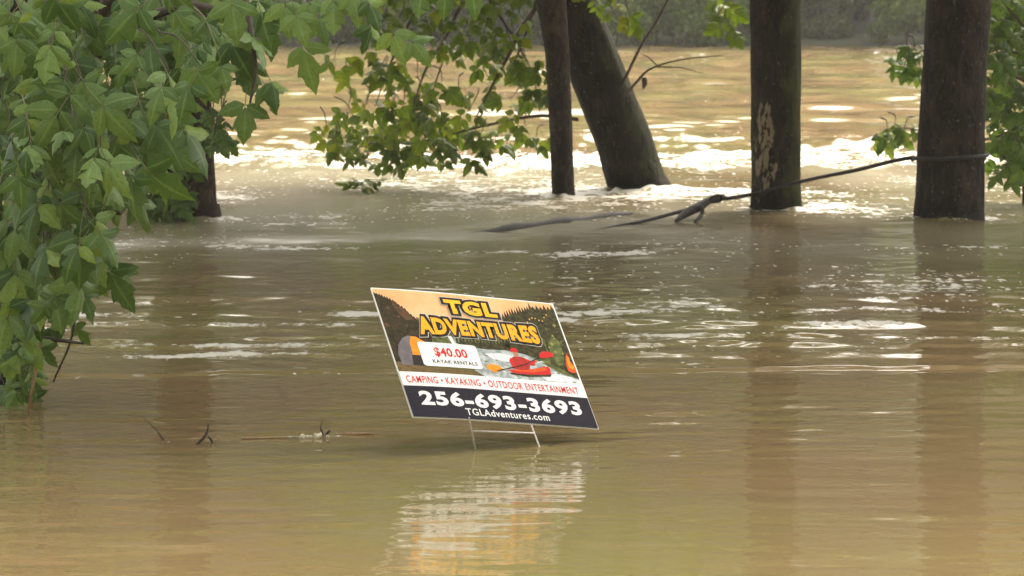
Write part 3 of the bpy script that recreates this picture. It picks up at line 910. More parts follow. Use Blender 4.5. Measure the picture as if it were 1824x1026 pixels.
elder_mass([(MASS, 1.0)], 56, (8.9, 9.8), 0.104, 81, 1.0, (2, 4))
elder_mass([([p for p in MASS if p[1] < 420] + [(120, 440), (-20, 440)], 1.0)], 44, (9.9, 10.7), 0.100, 82, 0.0, (3, 4))
elder_mass([([(-20, 480), (180, 470), (165, 520), (115, 585), (65, 640), (-20, 690)], 0.62), ([(-20, 620), (55, 600), (60, 710), (40, 722), (-20, 728)], 0.38)], 27, (9.7, 10.2), 0.068, 83, 0.5, (2, 3))
# single sprays that stand clear of the mass: base px, tip offset px, depth, leaflet size in m, mesh, turn
for (bx, by, dx, dy, Y, L, k, nx, nz) in (
        (330, 8, -10, 90, 9.2, .080, 1, 0.1, .8), (345, 20, 60, 60, 9.2, .07, 0, .3, .8), (412, -30, 8, 100, 9.2, .095, 2, .0, .6), (452, -20, 30, 90, 9.25, .08, 4, -.2, .7),
        (500, -40, 20, 100, 9.2, .085, 1, .1, .8), (540, -25, 30, 80, 9.15, .08, 3, .2, .9), (520, 0, 20, 70, 9.1, .075, 2, -.1, .7), (590, -50, 10, 100, 9.15, .085, 4, .1, .8),
        (612, -40, 40, 80, 9.1, .08, 5, .4, .9), (640, -20, 30, 50, 9.1, .075, 0, .2, .9), (530, 45, 25, 90, 9.35, .105, 6, -.4, .2), (660, 20, 0, 70, 9.35, .07, 3, .9, .1),
        (690, 30, 25, 70, 9.2, .08, 2, -.1, .6), (710, 55, 45, 40, 9.2, .075, 5, .1, .5), (795, -45, -5, 70, 9.1, .07, 0, .0, .9), (835, -50, 10, 70, 9.1, .075, 2, .1, .9), (760, -60, -10, 80, 9.15, .07, 4, .1, .8),
        (400, 40, 35, 90, 9.45, .105, 2, -.3, .25), (385, 80, 10, 80, 9.5, .09, 0, .3, .3), (440, 150, -5, 100, 9.35, .095, 2, .15, .25), (455, 130, 45, 60, 9.35, .075, 3, .8, .15),
        (470, 125, 40, 70, 9.3, .07, 5, .9, .2), (430, 60, 20, 80, 9.5, .09, 4, .3, .2), (285, 300, 15, 60, 9.7, .06, 3, .1, .7), (205, 455, 25, 60, 9.8, .07, 2, .5, .4),
        (480, 10, 10, 100, 9.6, .085, 6, -.2, .3), (560, 10, 25, 60, 9.4, .07, 3, .2, .4), (230, 90, -20, 60, 9.2, .055, 1, 0, .9), (30, 270, 15, 90, 9.05, .08, 1, .2, .9), (100, 30, -10, 90, 9.1, .09, 4, .1, .9),
        (40, 20, -10, 90, 9.1, .09, 1, .1, 1.0), (140, 210, 0, 90, 9.15, .085, 4, .2, .8), (60, 165, -15, 80, 9.1, .085, 1, -.1, .8), (325, 205, 0, 60, 9.6, .065, 4, 0, .4), (150, 275, 15, 80, 9.2, .08, 0, .3, .6)):
    p = at(bx, by, Y)
    ax = RGT * dx - UPV * dy - FWD * (0.35 * math.hypot(dx, dy))
    ls.add(p, ax, Vector((nx, -1.0, nz)), L, 3.0, k)
ls.finish()
crown_part(t_el, crown_clumps((elb.x - 0.1, elb.y + 0.5, 3.9), (1.9, 1.3, 1.8), 26, 0.65, rs, 2.2), 4500, 0.15, 73, M['crown'], 1.95)

# dead stalk leaning in the box elder's foot
def loose_tube(name, pts, mat, label, cat, group=None, n=18, seg=6, extra=None):
    org = Vector(pts[-1][:3]); org.z = 0
    V, F = tube_arrays(smooth_path(pts, n), seg)
    for e in (extra or []):
        v, f = tube_arrays(smooth_path(e, n), seg, off=len(V))
        V = np.vstack([V, v]); F = np.vstack([F, f])
    V = V - np.array(org)
    o = link(name, make_mesh(name, V, F, True), mat)
    o.location = org
    return tag(o, label, cat, group)
loose_tube('dry_stalk', [P4(98, 452, 9.75, .0035), P4(85, 540, 9.76, .004), P4(72, 610, 9.78, .005), P4(58, 690, 9.8, .0055), P4(51, 735, 9.85, .005), P4(56, 752, 9.88, .004)], M['stem_tan'],
           'long pale dry stalk bent down to the water in front of the box elder', 'plant stalk')

# ------------------------------------------------------------------ far bank trees and bushes
M['crown_far2'] = M['crown_far']
FAR_T = [(-20.5, 74, 17), (-16, 72.5, 16), (-12.2, 75, 19), (-8.8, 72.6, 17), (-5.2, 74.5, 19), (-2.2, 72.4, 17), (1.4, 75, 20), (4.6, 72.8, 17), (8.0, 74.2, 19), (11.6, 72.4, 17), (15.2, 75, 19), (19.5, 73, 17),
         (-17, 80, 22), (-11, 81.5, 23), (-5, 79.5, 22), (1, 81, 24), (7, 80, 22), (13, 81.5, 23), (19, 80, 22)]
REAR = ['behind the box elder at far left', 'behind the near leaves at upper left', 'behind the hanging branch', 'right of the leaning trunk', 'behind the straight trunk', 'behind the thickest trunk', 'past the right edge']
WHERE = ['outermost at the far left, out over the box elder', 'behind the box elder leaves', 'behind the near leaves at upper left', 'left of the hanging branch', 'behind the left half of the hanging branch', 'behind the right half of the hanging branch',
         'just right of the leaning trunk', 'between the leaning and the straight trunk', 'beside the straight trunk', 'between the straight and the thickest trunk', 'behind the thickest trunk', 'past the right edge trunk']
for i, (x, y, H) in enumerate(FAR_T):
    front = i < 12
    lab = ('hazy tree on the far bank, ' + WHERE[i]) if front else 'tall hazy rear-rank tree behind the far bank, ' + REAR[i - 12]
    t = thing('far_bank_tree', (x, y, 0.4), lab, 'tree', 'trees on the far bank' if front else 'rear rank of far woodland trees')
    trunk_part(t, [(x, y, -0.2, 0.24), (x + .1, y, 2.0, 0.19), (x + rs.uniform(-.5, .5), y, H * .55, 0.12), (x + rs.uniform(-.6, .6), y, H * .9, 0.04)], M['bark_far'], 24, 12, 0.06, 200 + i)
    for k in range(3):
        a = rs.uniform(0, 6.28); z0 = H * rs.uniform(.2, .5)
        tube_obj('branch', [(x, y, z0, .08), (x + math.cos(a), y + math.sin(a), z0 + 1.0, .05), (x + 2.1 * math.cos(a), y + 2.1 * math.sin(a), z0 + 1.9, .02)], M['bark_far'], t, 8, 6, org=t.location)
    z0 = 0.4
    cl = crown_clumps((x, y, (H + z0) / 2), (2.6 if front else 3.4, 2.2, (H - z0) / 2), 60, 1.15 if front else 1.6, rs)
    crown_part(t, cl, 10000 if front else 7500, 0.36 if front else 0.58, 300 + i, M['crown_far'], 0.25)
FAR_B = [(-7.2, 67.6, .8, 1.1), (-5.9, 67.2, 1.0, 1.5), (-4.9, 67.5, .7, 1.0), (2.15, 67.2, .8, 1.0), (3.0, 67.5, .95, 1.35), (3.95, 67.3, .85, 1.1), (4.7, 67.8, .8, 1.2), (8.3, 67.6, .8, 1.2), (9.2, 67.3, .9, 1.5),
         (-9.5, 67.8, 1.0, 1.3), (10.6, 67.8, 1.0, 1.4), (-3.5, 68.4, .6, .6), (-2.0, 68.8, .7, .6), (0.6, 68.6, .7, .8), (5.8, 69.2, .7, .6), (-1.0, 68.2, .5, .45), (6.9, 69.0, .7, .7),
         (-6.6, 70.2, 1.3, 2.1), (-3.2, 70.8, 1.3, 1.9), (2.6, 70.2, 1.3, 2.2), (4.2, 70.6, 1.3, 2.0), (8.9, 70.2, 1.3, 2.3), (-8.6, 70.5, 1.3, 2.0), (11.0, 70.6, 1.3, 2.0), (-0.6, 71.0, 1.2, 1.8), (6.6, 71.2, 1.2, 1.7)]
BW = ['small pale bush at the water, left of the near hanging leaves', 'larger pale bush on the far bank behind the near hanging leaves', 'pale bush on the far bank above the left of the hanging branch', 'pale green bush right beside the leaning trunk on the far bank',
      'fullest pale green bush between leaning and straight trunks', 'pale green far bush midway between leaning and straight trunks', 'far bush just left of the straight trunk', 'far bush left of the thickest trunk', 'tall pale far bush touching the thickest trunk',
      'far bush behind the box elder mass', 'far bush past the thickest trunk', 'low dull bush behind the middle of the hanging branch', 'low dull bush behind the upper twigs of the hanging branch', 'dull bush behind the slender trunk',
      'low dull bush just right of the straight trunk', 'smallest dull bush left of the slender trunk', 'low dull bush between straight and thickest trunk',
      'tall shrub on the far bank above the near hanging leaves', 'tall dull shrub above the left half of the hanging branch', 'tall light shrub right behind the leaning trunk', 'tall light shrub in the gap left of the straight trunk',
      'tall light shrub left of the thickest trunk', 'tall shrub hidden behind the box elder leaves', 'tall shrub past the thickest trunk', 'tall dull shrub behind the slender trunk', 'tall dull shrub right of the straight trunk']
for i, (x, y, w, h) in enumerate(FAR_B):
    x, y, w, h = x, y, w * 1.1, h * 1.1
    b = thing('far_bank_bush', (x, y, 0), BW[i], 'bush', 'bushes along the far bank')
    for k in range(4):
        a = rs.uniform(0, 6.28)
        tube_obj('stem', [(x, y, -0.1, .02), (x + .15 * math.cos(a), y, h * .4, .015), (x + .4 * w * math.cos(a), y + .2 * math.sin(a), h * .85, .006)], M['bark_far'], b, 6, 5, org=b.location)
    cl = crown_clumps((x, y, h * .52), (w * .8, w * .6, h * .45), 12 if i < 17 else 20, 0.34 if i < 17 else 0.42, rs)
    crown_part(b, cl, 2000, 0.12 if i < 17 else 0.15, 400 + i, M['bush_far'] if i < 11 or 17 <= i < 24 else M['crown_far'], 0.02, 'foliage')

# ------------------------------------------------------------------ rope and drift
M['rope'] = plain('wet_rope', (0.012, 0.010, 0.010), 0.8, (0.030, 0.024, 0.024), 60.0, bump=0.8)
M['drift'] = plain('wet_driftwood', (0.014, 0.011, 0.010), 0.7, (0.034, 0.027, 0.024), 30.0, bump=0.6)
def rope_path():
    c = Vector((at(1692, 280, RIGHT_BASE.y).x, RIGHT_BASE.y, 0.36))
    rad = 0.212
    pts = []
    for k in range(26):                       # turn and a half round the thick trunk
        a = math.pi * 1.02 - k / 25 * math.pi * 2.0
        pts.append((c.x + math.cos(a) * rad, c.y - math.sin(a) * rad, 0.355 + 0.012 * math.cos(a) - 0.012 * k / 25, .012))
    pts = pts[::-1]
    fy = MID_BASE.y - 0.185
    pts += [P4(1590, 287, 18.25, .0115), P4(1530, 302, 18.4, .0115), P4(1470, 314, 18.6, .0115), P4(1425, 324, fy, .0115), P4(1385, 335, fy - 0.02, .0115), P4(1340, 346, fy, .0115),
            P4(1300, 353, 18.6, .0125), P4(1278, 354, 18.5, .013), P4(1250, 366, 18.3, .012), P4(1200, 380, 18.0, .011), P4(1150, 393, 17.75, .010), P4(1100, 403, 17.5, .009), P4(1060, 412, 17.3, .008)]
    return pts
loose_tube('mooring_rope', rope_path(), M['rope'], 'dark wet rope tied round the thick trunk, sagging past the straight trunk into the water', 'rope', n=150, seg=8)
ds = thing('driftwood_stick', onwater(1205, 393), 'forked dark driftwood stick snagged on the sagging rope', 'driftwood')
def part_tube(name, pts, mat, root, n=12, seg=7):
    return tube_obj(name, [P4(*p) for p in pts], mat, root, n, seg, org=root.location)
part_tube('stick', [(1204, 394, 17.95, .010), (1222, 380, 18.05, .024), (1245, 368, 18.15, .028), (1265, 356, 18.25, .022), (1288, 348, 18.35, .010)], M['drift'], ds, 16)
part_tube('fork', [(1236, 372, 18.1, .016), (1249, 370, 18.08, .014), (1250, 382, 18.05, .012), (1238, 396, 17.95, .008)], M['drift'], ds, 12)
part_tube('knot', [(1262, 360, 18.22, .008), (1270, 350, 18.2, .009), (1284, 349, 18.25, .009), (1283, 358, 18.28, .008), (1268, 361, 18.25, .007)], M['rope'], ds, 14)

# dark wave streak along the wake, shaped as a limb at the surface
loose_tube('dark_wave_streak', [P4(1125, 381, 18.52, .012), P4(1085, 387, 18.25, .03), P4(1040, 394, 18.0, .026), P4(1000, 398, 17.76, .036), P4(955, 405, 17.52, .030), P4(910, 409, 17.28, .032), P4(870, 415, 17.08, .020), P4(825, 419, 16.9, .010)], M['drift'],
           'long dark standing-wave streak, shaped as a limb, left of the rope end', 'driftwood', n=40, seg=8)

# floating clump of torn leaves
fc = onwater(646, 344)
cl = thing('floating_leaf_clump', fc, 'small dark green clump of torn leaves adrift in midstream', 'leaves')
for k in range(9):
    o = link('leaf', LEAF_MID[k % 7], None, cl)
    a = k * 0.7
    o.matrix_local = Matrix.Translation((0.05 * math.cos(a) * (k % 3 - 1), 0.04 * math.sin(a), 0.015 + 0.006 * k)) @ frame_of((math.cos(a), 0.5 * math.sin(a), 0.25), (0, -0.5, 1)).to_4x4() @ Matrix.Scale(0.072, 4)

# little drowned twigs in front, each rising from where it breaks the surface
for (nm, foot, pts, mat, lab) in (
    ('drowned_twig', (291, 783), [(252, 741, .0012), (270, 757, .0016), (284, 773, .0024), (291, 784, .006), (292, 790, .006)], M['twig'], 'pale thin twig slanting left out of the water below the box elder'),
    ('drowned_twig', (352, 790), [(371, 756, .0028), (368, 772, .0036), (359, 784, .004), (350, 792, .004), (346, 797, .004)], M['drift'], 'dark curved twig poking from the water, tallest of the drowned twigs'),
    ('drowned_twig', (378, 788), [(371, 778, .003), (376, 783, .0036), (380, 792, .003)], M['drift'], 'tiny dark twig stub just right of the dark curved twig'),
    ('drowned_twig', (574, 776), [(575, 748, .0015), (571, 762, .002), (574, 770, .003), (576, 780, .003)], M['drift'], 'thin upright twig beside the floating pale litter'),
    ('drowned_twig', (579, 778), [(588, 767, .004), (583, 772, .004), (577, 782, .003)], M['drift'], 'short dark stub right of the thin upright twig'),
    ('floating_reed', (630, 774), [(598, 773.5, .004), (630, 773, .005), (668, 772, .002)], M['stem_tan'], 'pale reed floating flat left of the sign legs'),
    ('floating_reed', (470, 781), [(430, 780.5, .004), (470, 780, .004), (515, 778.5, .002)], M['stem_tan'], 'pale reed floating in the scum line between the twigs')):
    Yf = onwater(*foot).y
    loose_tube(nm, [P4(px, py, Yf, r_) for px, py, r_ in pts], mat, lab, 'twig' if 'twig' in nm else 'reed', 'drowned twigs and reeds', 14, 6)
M['litter'] = plain('pale_litter', (0.62, 0.58, 0.46), 0.6, (0.42, 0.36, 0.25), 60.0)
lt = onwater(556, 780)
for k, dx in enumerate((-17, -6, 10, 27)):
    p = onwater(556 + dx, 780 - k * 0.4)
    V, F = [], []
    n = 8
    for j in range(n):
        a = j / n * 6.283
        V.append((0.009 * math.cos(a) * (1 + .2 * math.sin(3 * a + k)), 0.02 * math.sin(a), -0.004)); 
    for j in range(n):
        a = j / n * 6.283
        V.append((0.006 * math.cos(a), 0.013 * math.sin(a), 0.010 + 0.002 * math.sin(2 * a)))
    F = [(j, (j + 1) % n, n + (j + 1) % n, n + j) for j in range(n)] + [tuple(range(n, 2 * n)), tuple(range(n - 1, -1, -1))]
    o = link('floating_chip', make_mesh('chip', V, F, True), M['litter'])
    o.location = (p.x, p.y, 0.0)
    o.rotation_euler = (0, 0, 1.1 * k + 0.4); o.scale = ((1.0, 0.7, 1.2, 0.55)[k],) * 3
    tag(o, ['leftmost', 'second', 'third', 'rightmost'][k] + ' of four pale chips floating by the thin upright twig', 'chip', 'pale floating chips')

# ------------------------------------------------------------------ the yard sign
SW, SH, STH = 0.6307, 0.4725, 0.004
su_ = (RGT * 0.84482 - UPV * 0.08065 + FWD * 0.52894).normalized()
sv_ = (RGT * (-0.27933) + UPV * 0.77668 + FWD * 0.56457)
sv_ = (sv_ - su_ * sv_.dot(su_)).normalized()
sn_ = su_.cross(sv_)
leg_l, leg_r = onwater(847, 801), onwater(962, 799)
sign = thing('yard_sign', ((leg_l.x + leg_r.x) / 2, (leg_l.y + leg_r.y) / 2, 0), 'tilted printed yard sign advertising kayak rentals on wire legs in the flood', 'sign')
smat = Matrix((su_, sv_, sn_)).transposed().to_4x4()
org = CPOS + RGT * (-0.26777 * 1.034) + UPV * (-0.34995 * 1.034) + FWD * (8.7427 * 1.034)    # lower left corner
smat.translation = org - sign.location

def pmat(name, col, col2=None, scale=120.0, rough=0.45, grad=None):
    """flat ink; grad=(low colour) blends bottom to top in the print"""
    m, nt, b = new_mat('print_' + name)
    tc = nt.nodes.new('ShaderNodeTexCoord')
    nz = noise_n(nt, tc.outputs['Object'], scale, 3, 0.6)
    c = mix_c(nt, sstep_n(nt, nz, 0.35, 0.68), col, col2 if col2 else tuple(x * 0.9 for x in col))
    if grad:
        sx = nt.nodes.new('ShaderNodeSeparateXYZ'); nt.links.new(tc.outputs['Generated'], sx.inputs[0])
        c = mix_c(nt, sstep_n(nt, sx.outputs[1], 0.2, 0.95), grad, c)
    nt.links.new(c, b.inputs['Base Color'])
    b.inputs['Roughness'].default_value = rough
    b.inputs['Specular IOR Level'].default_value = 0.05
    return m
I = {
    'white': pmat('white', (0.80, 0.80, 0.79)), 'navy': pmat('navy', (0.011, 0.010, 0.019), (0.013, 0.012, 0.021)),
    'sky': pmat('sky', (0.78, 0.40, 0.17), (0.82, 0.50, 0.25), 9.0, grad=(0.78, 0.54, 0.32)),
    'hill': pmat('hill', (0.020, 0.018, 0.007), (0.055, 0.038, 0.015), 60), 'hill2': pmat('hill_red', (0.13, 0.055, 0.03), (0.08, 0.06, 0.025), 90),
    'pine': pmat('pine', (0.020, 0.020, 0.008), (0.070, 0.062, 0.018), 70), 'ridge': pmat('ridge', (0.10, 0.085, 0.045), (0.18, 0.14, 0.075), 40),
    'bank': pmat('bank', (0.055, 0.075, 0.02), (0.16, 0.17, 0.055), 55), 'river': pmat('river', (0.22, 0.27, 0.27), (0.50, 0.54, 0.54), 45),
    'rapid': pmat('rapid', (0.80, 0.82, 0.82), (0.55, 0.60, 0.62), 50), 'ground': pmat('ground', (0.11, 0.075, 0.025), (0.17, 0.12, 0.05), 50),
    'tent': pmat('tent_grey', (0.13, 0.115, 0.125), (0.18, 0.165, 0.175), 30), 'tent_dark': pmat('tent_dark', (0.025, 0.022, 0.022)), 'orange': pmat('orange', (0.80, 0.30, 0.02), (0.70, 0.22, 0.015), 40),
    'red': pmat('red', (0.58, 0.022, 0.022)), 'redorange': pmat('redorange', (0.70, 0.10, 0.012), (0.62, 0.055, 0.012), 60), 'skin': pmat('skin', (0.42, 0.20, 0.11)), 'vest': pmat('vest', (0.45, 0.028, 0.02), (0.30, 0.018, 0.015), 90),
    'black': pmat('black', (0.018, 0.015, 0.013)), 'halo': pmat('halo', (0.62, 0.58, 0.50)), 'yellow': pmat('yellow', (0.90, 0.62, 0.03), (0.88, 0.55, 0.03), 60, grad=(0.86, 0.30, 0.015)),
    'glow': pmat('glow', (0.34, 0.30, 0.05), (0.25, 0.24, 0.05), 60), 'ridge2': pmat('ridge2', (0.045, 0.038, 0.016), (0.03, 0.026, 0.011), 60),
    'navytext': pmat('navytext', (0.03, 0.04, 0.07)), 'bulb': pmat('bulb', (0.85, 0.50, 0.12)),
}
# corrugated plastic board with softened corners
def rounded(x0, y0, x1, y1, r, k=4):
    out = []
    for (cx, cy, a0) in ((x1 - r, y1 - r, 0), (x0 + r, y1 - r, 90), (x0 + r, y0 + r, 180), (x1 - r, y0 + r, 270)):
        for q in range(k + 1):
            a = R(a0 + 90 * q / k)
            out.append((cx + r * math.cos(a), cy + r * math.sin(a)))
    return out
ol = rounded(0, 0, SW, SH, 0.003)
nb = len(ol)
V = [(x, y, -STH) for x, y in ol] + [(x, y, 0) for x, y in ol]
F = [tuple(range(nb - 1, -1, -1)), tuple(range(nb, 2 * nb))] + [(i, (i + 1) % nb, nb + (i + 1) % nb, nb + i) for i in range(nb)]
M['coroplast'] = plain('corrugated_plastic', (0.80, 0.80, 0.79), 0.4, (0.76, 0.76, 0.74), 30.0)
panel = link('panel', make_mesh('panel', V, F), M['coroplast'], sign)
panel.matrix_local = smat
LAY = 0.00012
def ink(name, pts, mat, layer):
    """flat print: polygon in sheet fractions (s from the left, t from the top)"""
    V = [(s * SW, (1 - t) * SH, layer * LAY) for s, t in pts]
    me = make_mesh(name, V, [tuple(range(len(V)))])
    o = link(name, me, I[mat], panel)
    if me.polygons[0].normal.z < 0: me.flip_normals()
    return o
L0, L1, T0 = 0.004, 0.992, 0.008                        # bleed: white shows on the top and right edge
def jag(s0, t0, s1, t1, n, amp, r, lean=0.0):
    out = []
    for k in range(n):
        f = k / n
        out.append((s0 + (s1 - s0) * f, t0 + (t1 - t0) * f + amp * r.uniform(0.1, 0.35)))
        out.append((s0 + (s1 - s0) * (f + 0.5 / n), t0 + (t1 - t0) * (f + 0.5 / n) - amp * r.uniform(0.3, 1.0)))
    out.append((s1, t1))
    return out
rp = random.Random(5)
ink('printed_sky', [(L0, T0), (L1, T0), (L1, .45), (L0, .45)], 'sky', 1)
ink('printed_ridge', jag(L0, .20, .60, .30, 14, .02, rp) + [(L1, .28), (L1, .66), (L0, .66)], 'ridge', 2)
ink('printed_bank', [(.15, .36), (.35, .34), (.5, .36), (.66, .33), (.8, .34), (L1, .30), (L1, .66), (.15, .66)], 'bank', 3)
ink('printed_river', [(.33, .36), (.37, .36), (.40, .42), (.50, .43), (.63, .42), (.74, .45), (.80, .50), (.90, .58), (L1, .61), (L1, .656), (.42, .656), (.40, .52), (.36, .44)], 'river', 4)
ink('printed_rapid', [(.50, .47), (.58, .455), (.66, .47), (.72, .52), (.62, .52), (.54, .51)], 'rapid', 5)
ink('printed_rapid', [(.86, .585), (.94, .60), (L1, .625), (L1, .65), (.80, .645), (.78, .62)], 'rapid', 5)
ink('printed_hill', [(L0, .035)] + jag(.015, .045, .10, .10, 7, .018, rp) + jag(.10, .10, .21, .27, 9, .02, rp) + [(.24, .36), (.20, .62), (.10, .66), (L0, .66)], 'hill', 5)
ink('printed_hill_red', jag(.085, .11, .15, .17, 6, .02, rp) + [(.17, .24), (.13, .25), (.10, .18)], 'hill2', 6)
ink('printed_pines', jag(.655, .165, .86, .055, 13, .05, rp) + jag(.86, .055, L1, .055, 6, .04, rp) + [(L1, .40), (.92, .36), (.86, .30), (.80, .24), (.70, .205)], 'pine', 6)
ink('printed_trees', jag(.88, .12, L1, .10, 7, .06, rp) + [(L1, .61), (.955, .58), (.90, .53), (.86, .50), (.87, .36)], 'pine', 7)
ink('printed_leaves', [(.885, .34), (.92, .27), (.95, .30), (.955, .40), (.935, .50), (.90, .52), (.875, .46)], 'bank', 8)
ink('printed_ground', [(L0, .58), (.06, .58), (.20, .60), (.42, .615), (.46, .656), (L0, .656)], 'ground', 7)
for k in range(9):
    s_ = .79 + k * .018; t_ = .215 - .05 * abs(math.sin(k * .55)) - .008 * k
    ink('printed_bulb', [(s_ + .004 * math.cos(q * 1.047), t_ + .0055 * math.sin(q * 1.047)) for q in range(6)], 'bulb', 9)
ink('printed_far_trees', jag(.36, .385, .66, .375, 16, .045, rp) + [(.66, .425), (.52, .435), (.40, .425)], 'pine', 6)
ink('printed_far_trees', jag(.62, .365, .86, .36, 14, .05, rp) + [(.86, .43), (.80, .47), (.72, .445), (.62, .425)], 'pine', 6)
ink('printed_fall', [(.325, .355), (.345, .350), (.352, .40), (.372, .425), (.34, .425)], 'rapid', 7)
for k in range(26):
    s_, t_ = rp.uniform(.48, .96), rp.uniform(.455, .645)
    if t_ < .47 + max(0, s_ - .75) * .6: continue
    w_ = rp.uniform(.015, .04)
    ink('printed_ripple', [(s_, t_), (s_ + w_ * .5, t_ - .006), (s_ + w_, t_ + .002), (s_ + w_ * .5, t_ + .005)], 'rapid' if k % 2 else 'ridge', 6)
for k in range(22):
    s_, t_ = rp.uniform(.88, .975), rp.uniform(.16, .56)
    w_ = rp.uniform(.006, .016)
    ink('printed_leaf_light', [(s_, t_ - w_), (s_ + w_ * .7, t_), (s_, t_ + w_), (s_ - w_ * .7, t_)], 'bank' if k % 3 else 'glow', 9)
for k in range(14):
    s_, t_ = rp.uniform(.02, .13), rp.uniform(.12, .36)
    w_ = rp.uniform(.008, .02)
    ink('printed_leaf_dark', [(s_, t_ - w_), (s_ + w_ * .7, t_), (s_, t_ + w_), (s_ - w_ * .7, t_)], 'hill2' if k % 3 == 0 else 'ridge2', 6)
ink('printed_kayak_shadow', [(.60, .605), (.70, .608), (.84, .592), (.83, .612), (.70, .628), (.61, .62)], 'pine', 8)
# tent
ink('printed_tent', [(.035, .60), (.03, .52), (.045, .45), (.075, .395), (.11, .37), (.15, .375), (.20, .42), (.22, .60)], 'tent', 8)
ink('printed_tent_door', [(.105, .52), (.110, .42), (.125, .375), (.15, .375), (.20, .42), (.21, .52)], 'orange', 9)
ink('printed_tent_base', [(.10, .52), (.22, .52), (.22, .605), (.09, .60)], 'tent_dark', 9)
# camp chair / guitar at the right edge
ink('printed_guitar', [(.945, .50), (.955, .45), (.968, .41), (.978, .44), (.975, .47), (L1 - .002, .50), (L1 - .001, .56), (.965, .565), (.945, .55)], 'redorange', 9)
ink('printed_guitar', [(.958, .465), (.968, .43), (.974, .45), (.972, .49), (.985, .51), (.983, .53), (.955, .53)], 'orange', 10)
# kayak and paddler
ink('printed_kayak', [(.60, .585), (.63, .578), (.72, .568), (.80, .540), (.832, .530), (.842, .545), (.838, .590), (.80, .600), (.70, .608), (.62, .605)], 'red', 9)
ink('printed_kayak_deck', [(.62, .582), (.70, .575), (.78, .550), (.825, .537), (.815, .565), (.74, .588), (.66, .593)], 'redorange', 10)
ink('printed_kayak_nose', [(.485, .560), (.52, .548), (.555, .556), (.575, .580), (.53, .598), (.49, .596)], 'orange', 9)
ink('printed_body', [(.632, .57), (.628, .53), (.634, .495), (.655, .475), (.690, .470), (.715, .478), (.742, .50), (.765, .515), (.760, .535), (.735, .532), (.725, .565), (.690, .578)], 'vest', 11)
ink('printed_arm', [(.628, .548), (.624, .51), (.636, .485), (.648, .50), (.646, .535), (.66, .55), (.652, .566)], 'red', 12)
ink('printed_arm', [(.715, .480), (.748, .497), (.772, .488), (.780, .500), (.760, .518), (.730, .515)], 'red', 12)
ink('printed_hand', [(.770, .485), (.782, .484), (.786, .500), (.774, .506)], 'skin', 13)
ink('printed_face', [(.659, .438), (.685, .436), (.688, .462), (.678, .478), (.664, .470)], 'skin', 12)
ink('printed_helmet', [(.651, .440), (.652, .418), (.664, .404), (.680, .404), (.691, .418), (.692, .438), (.672, .434)], 'red', 13)
ink('printed_paddle', [(.535, .598), (.537, .604), (.70, .540), (.81, .462), (.807, .456), (.70, .532)], 'black', 14)
ink('printed_paddle_blade', [(.805, .462), (.808, .438), (.830, .412), (.870, .410), (.895, .425), (.885, .445), (.850, .460), (.82, .468)], 'red', 15)
ink('printed_paddle_blade', [(.500, .600), (.52, .585), (.548, .585), (.545, .604), (.515, .618)], 'orange', 14)
# bands
ink('printed_strip', [(L0 - .002, .654), (.9985, .654), (.9985, .762), (L0 - .002, .762)], 'white', 16)
ink('printed_base', [(.002, .760), (.9955, .760), (.9955, .997), (.002, .997)], 'navy', 17)
ink('printed_price_box', [(x, y) for x, y in rounded(.146, .415, .460, .602, .018)], 'white', 18)

def words(body, s0, t0, s1, t1, mat, layer, bold=0.0, name='lettering', warp=None, spacing=1.0, grow=0.0):
    cu = bpy.data.curves.new('words', 'FONT')
    cu.body = body; cu.size = 1.0; cu.offset = bold; cu.space_character = spacing
    cu.resolution_u = 3; cu.fill_mode = 'FRONT'
    tmp = bpy.data.objects.new('words', cu); COL.objects.link(tmp)
    bpy.context.view_layer.update()
    me = bpy.data.meshes.new_from_object(tmp.evaluated_get(bpy.context.evaluated_depsgraph_get()))
    bpy.data.objects.remove(tmp); bpy.data.curves.remove(cu)
    co = np.empty(len(me.vertices) * 3, np.float32); me.vertices.foreach_get('co', co); co = co.reshape(-1, 3)
    mn, mx = co.min(0), co.max(0)
    b0, b1 = mn + bold_ref(bold, grow), mx - bold_ref(bold, grow)
    fx = (co[:, 0] - b0[0]) / (b1[0] - b0[0]); fy = (co[:, 1] - b0[1]) / (b1[1] - b0[1])
    if warp: fx, fy = warp(fx, fy)
    out = np.stack([(s0 + (s1 - s0) * fx) * SW, (1 - (t1 + (t0 - t1) * fy)) * SH, np.full(len(co), layer * LAY)], -1).astype(np.float32)
    me.vertices.foreach_set('co', out.ravel()); me.update()
    me.name = name
    me.materials.clear()
    return link(name, me, I[mat], panel)
def bold_ref(bold, grow):
    """outline copies (grow > 0) keep the size of the letters they surround"""
    return np.array([grow, grow, 0.0])
def arch(fx, fy):
    c = (fx - 0.5) * 2
    return fx, 0.5 + (fy - 0.5) * (0.86 + 0.17 * c * c) + 0.03 * (1 - c * c)
def slant(fx, fy):
    return fx, fy
B1 = 0.05
for body, box, wp, sp in (('TGL', (.366, .058, .646, .172), None, 1.10), ('ADVENTURES', (.182, .212, .842, .356), arch, 1.10)):
    words(body, *box, 'halo', 20, B1 + 0.140, 'lettering_halo', wp, sp, 0.140)
    words(body, *box, 'black', 21, B1 + 0.115, 'lettering_outline', wp, sp, 0.115)
    words(body, *box, 'yellow', 22, B1, 'lettering', wp, sp)
words('$40.00', .222, .452, .398, .532, 'red', 20, 0.03, 'price_lettering', None, 1.05)
words('KAYAK RENTALS', .198, .548, .437, .576, 'navytext', 20, 0.022, 'lettering', None, 1.1)
words('CAMPING \u2022 KAYAKING \u2022 OUTDOOR ENTERTAINMENT', .028, .683, .958, .738, 'red', 20, 0.012, 'lettering', None, 1.12)
words('256-693-3693', .065, .795, .935, .908, 'white', 20, 0.040, 'phone_lettering', None, 1.12)
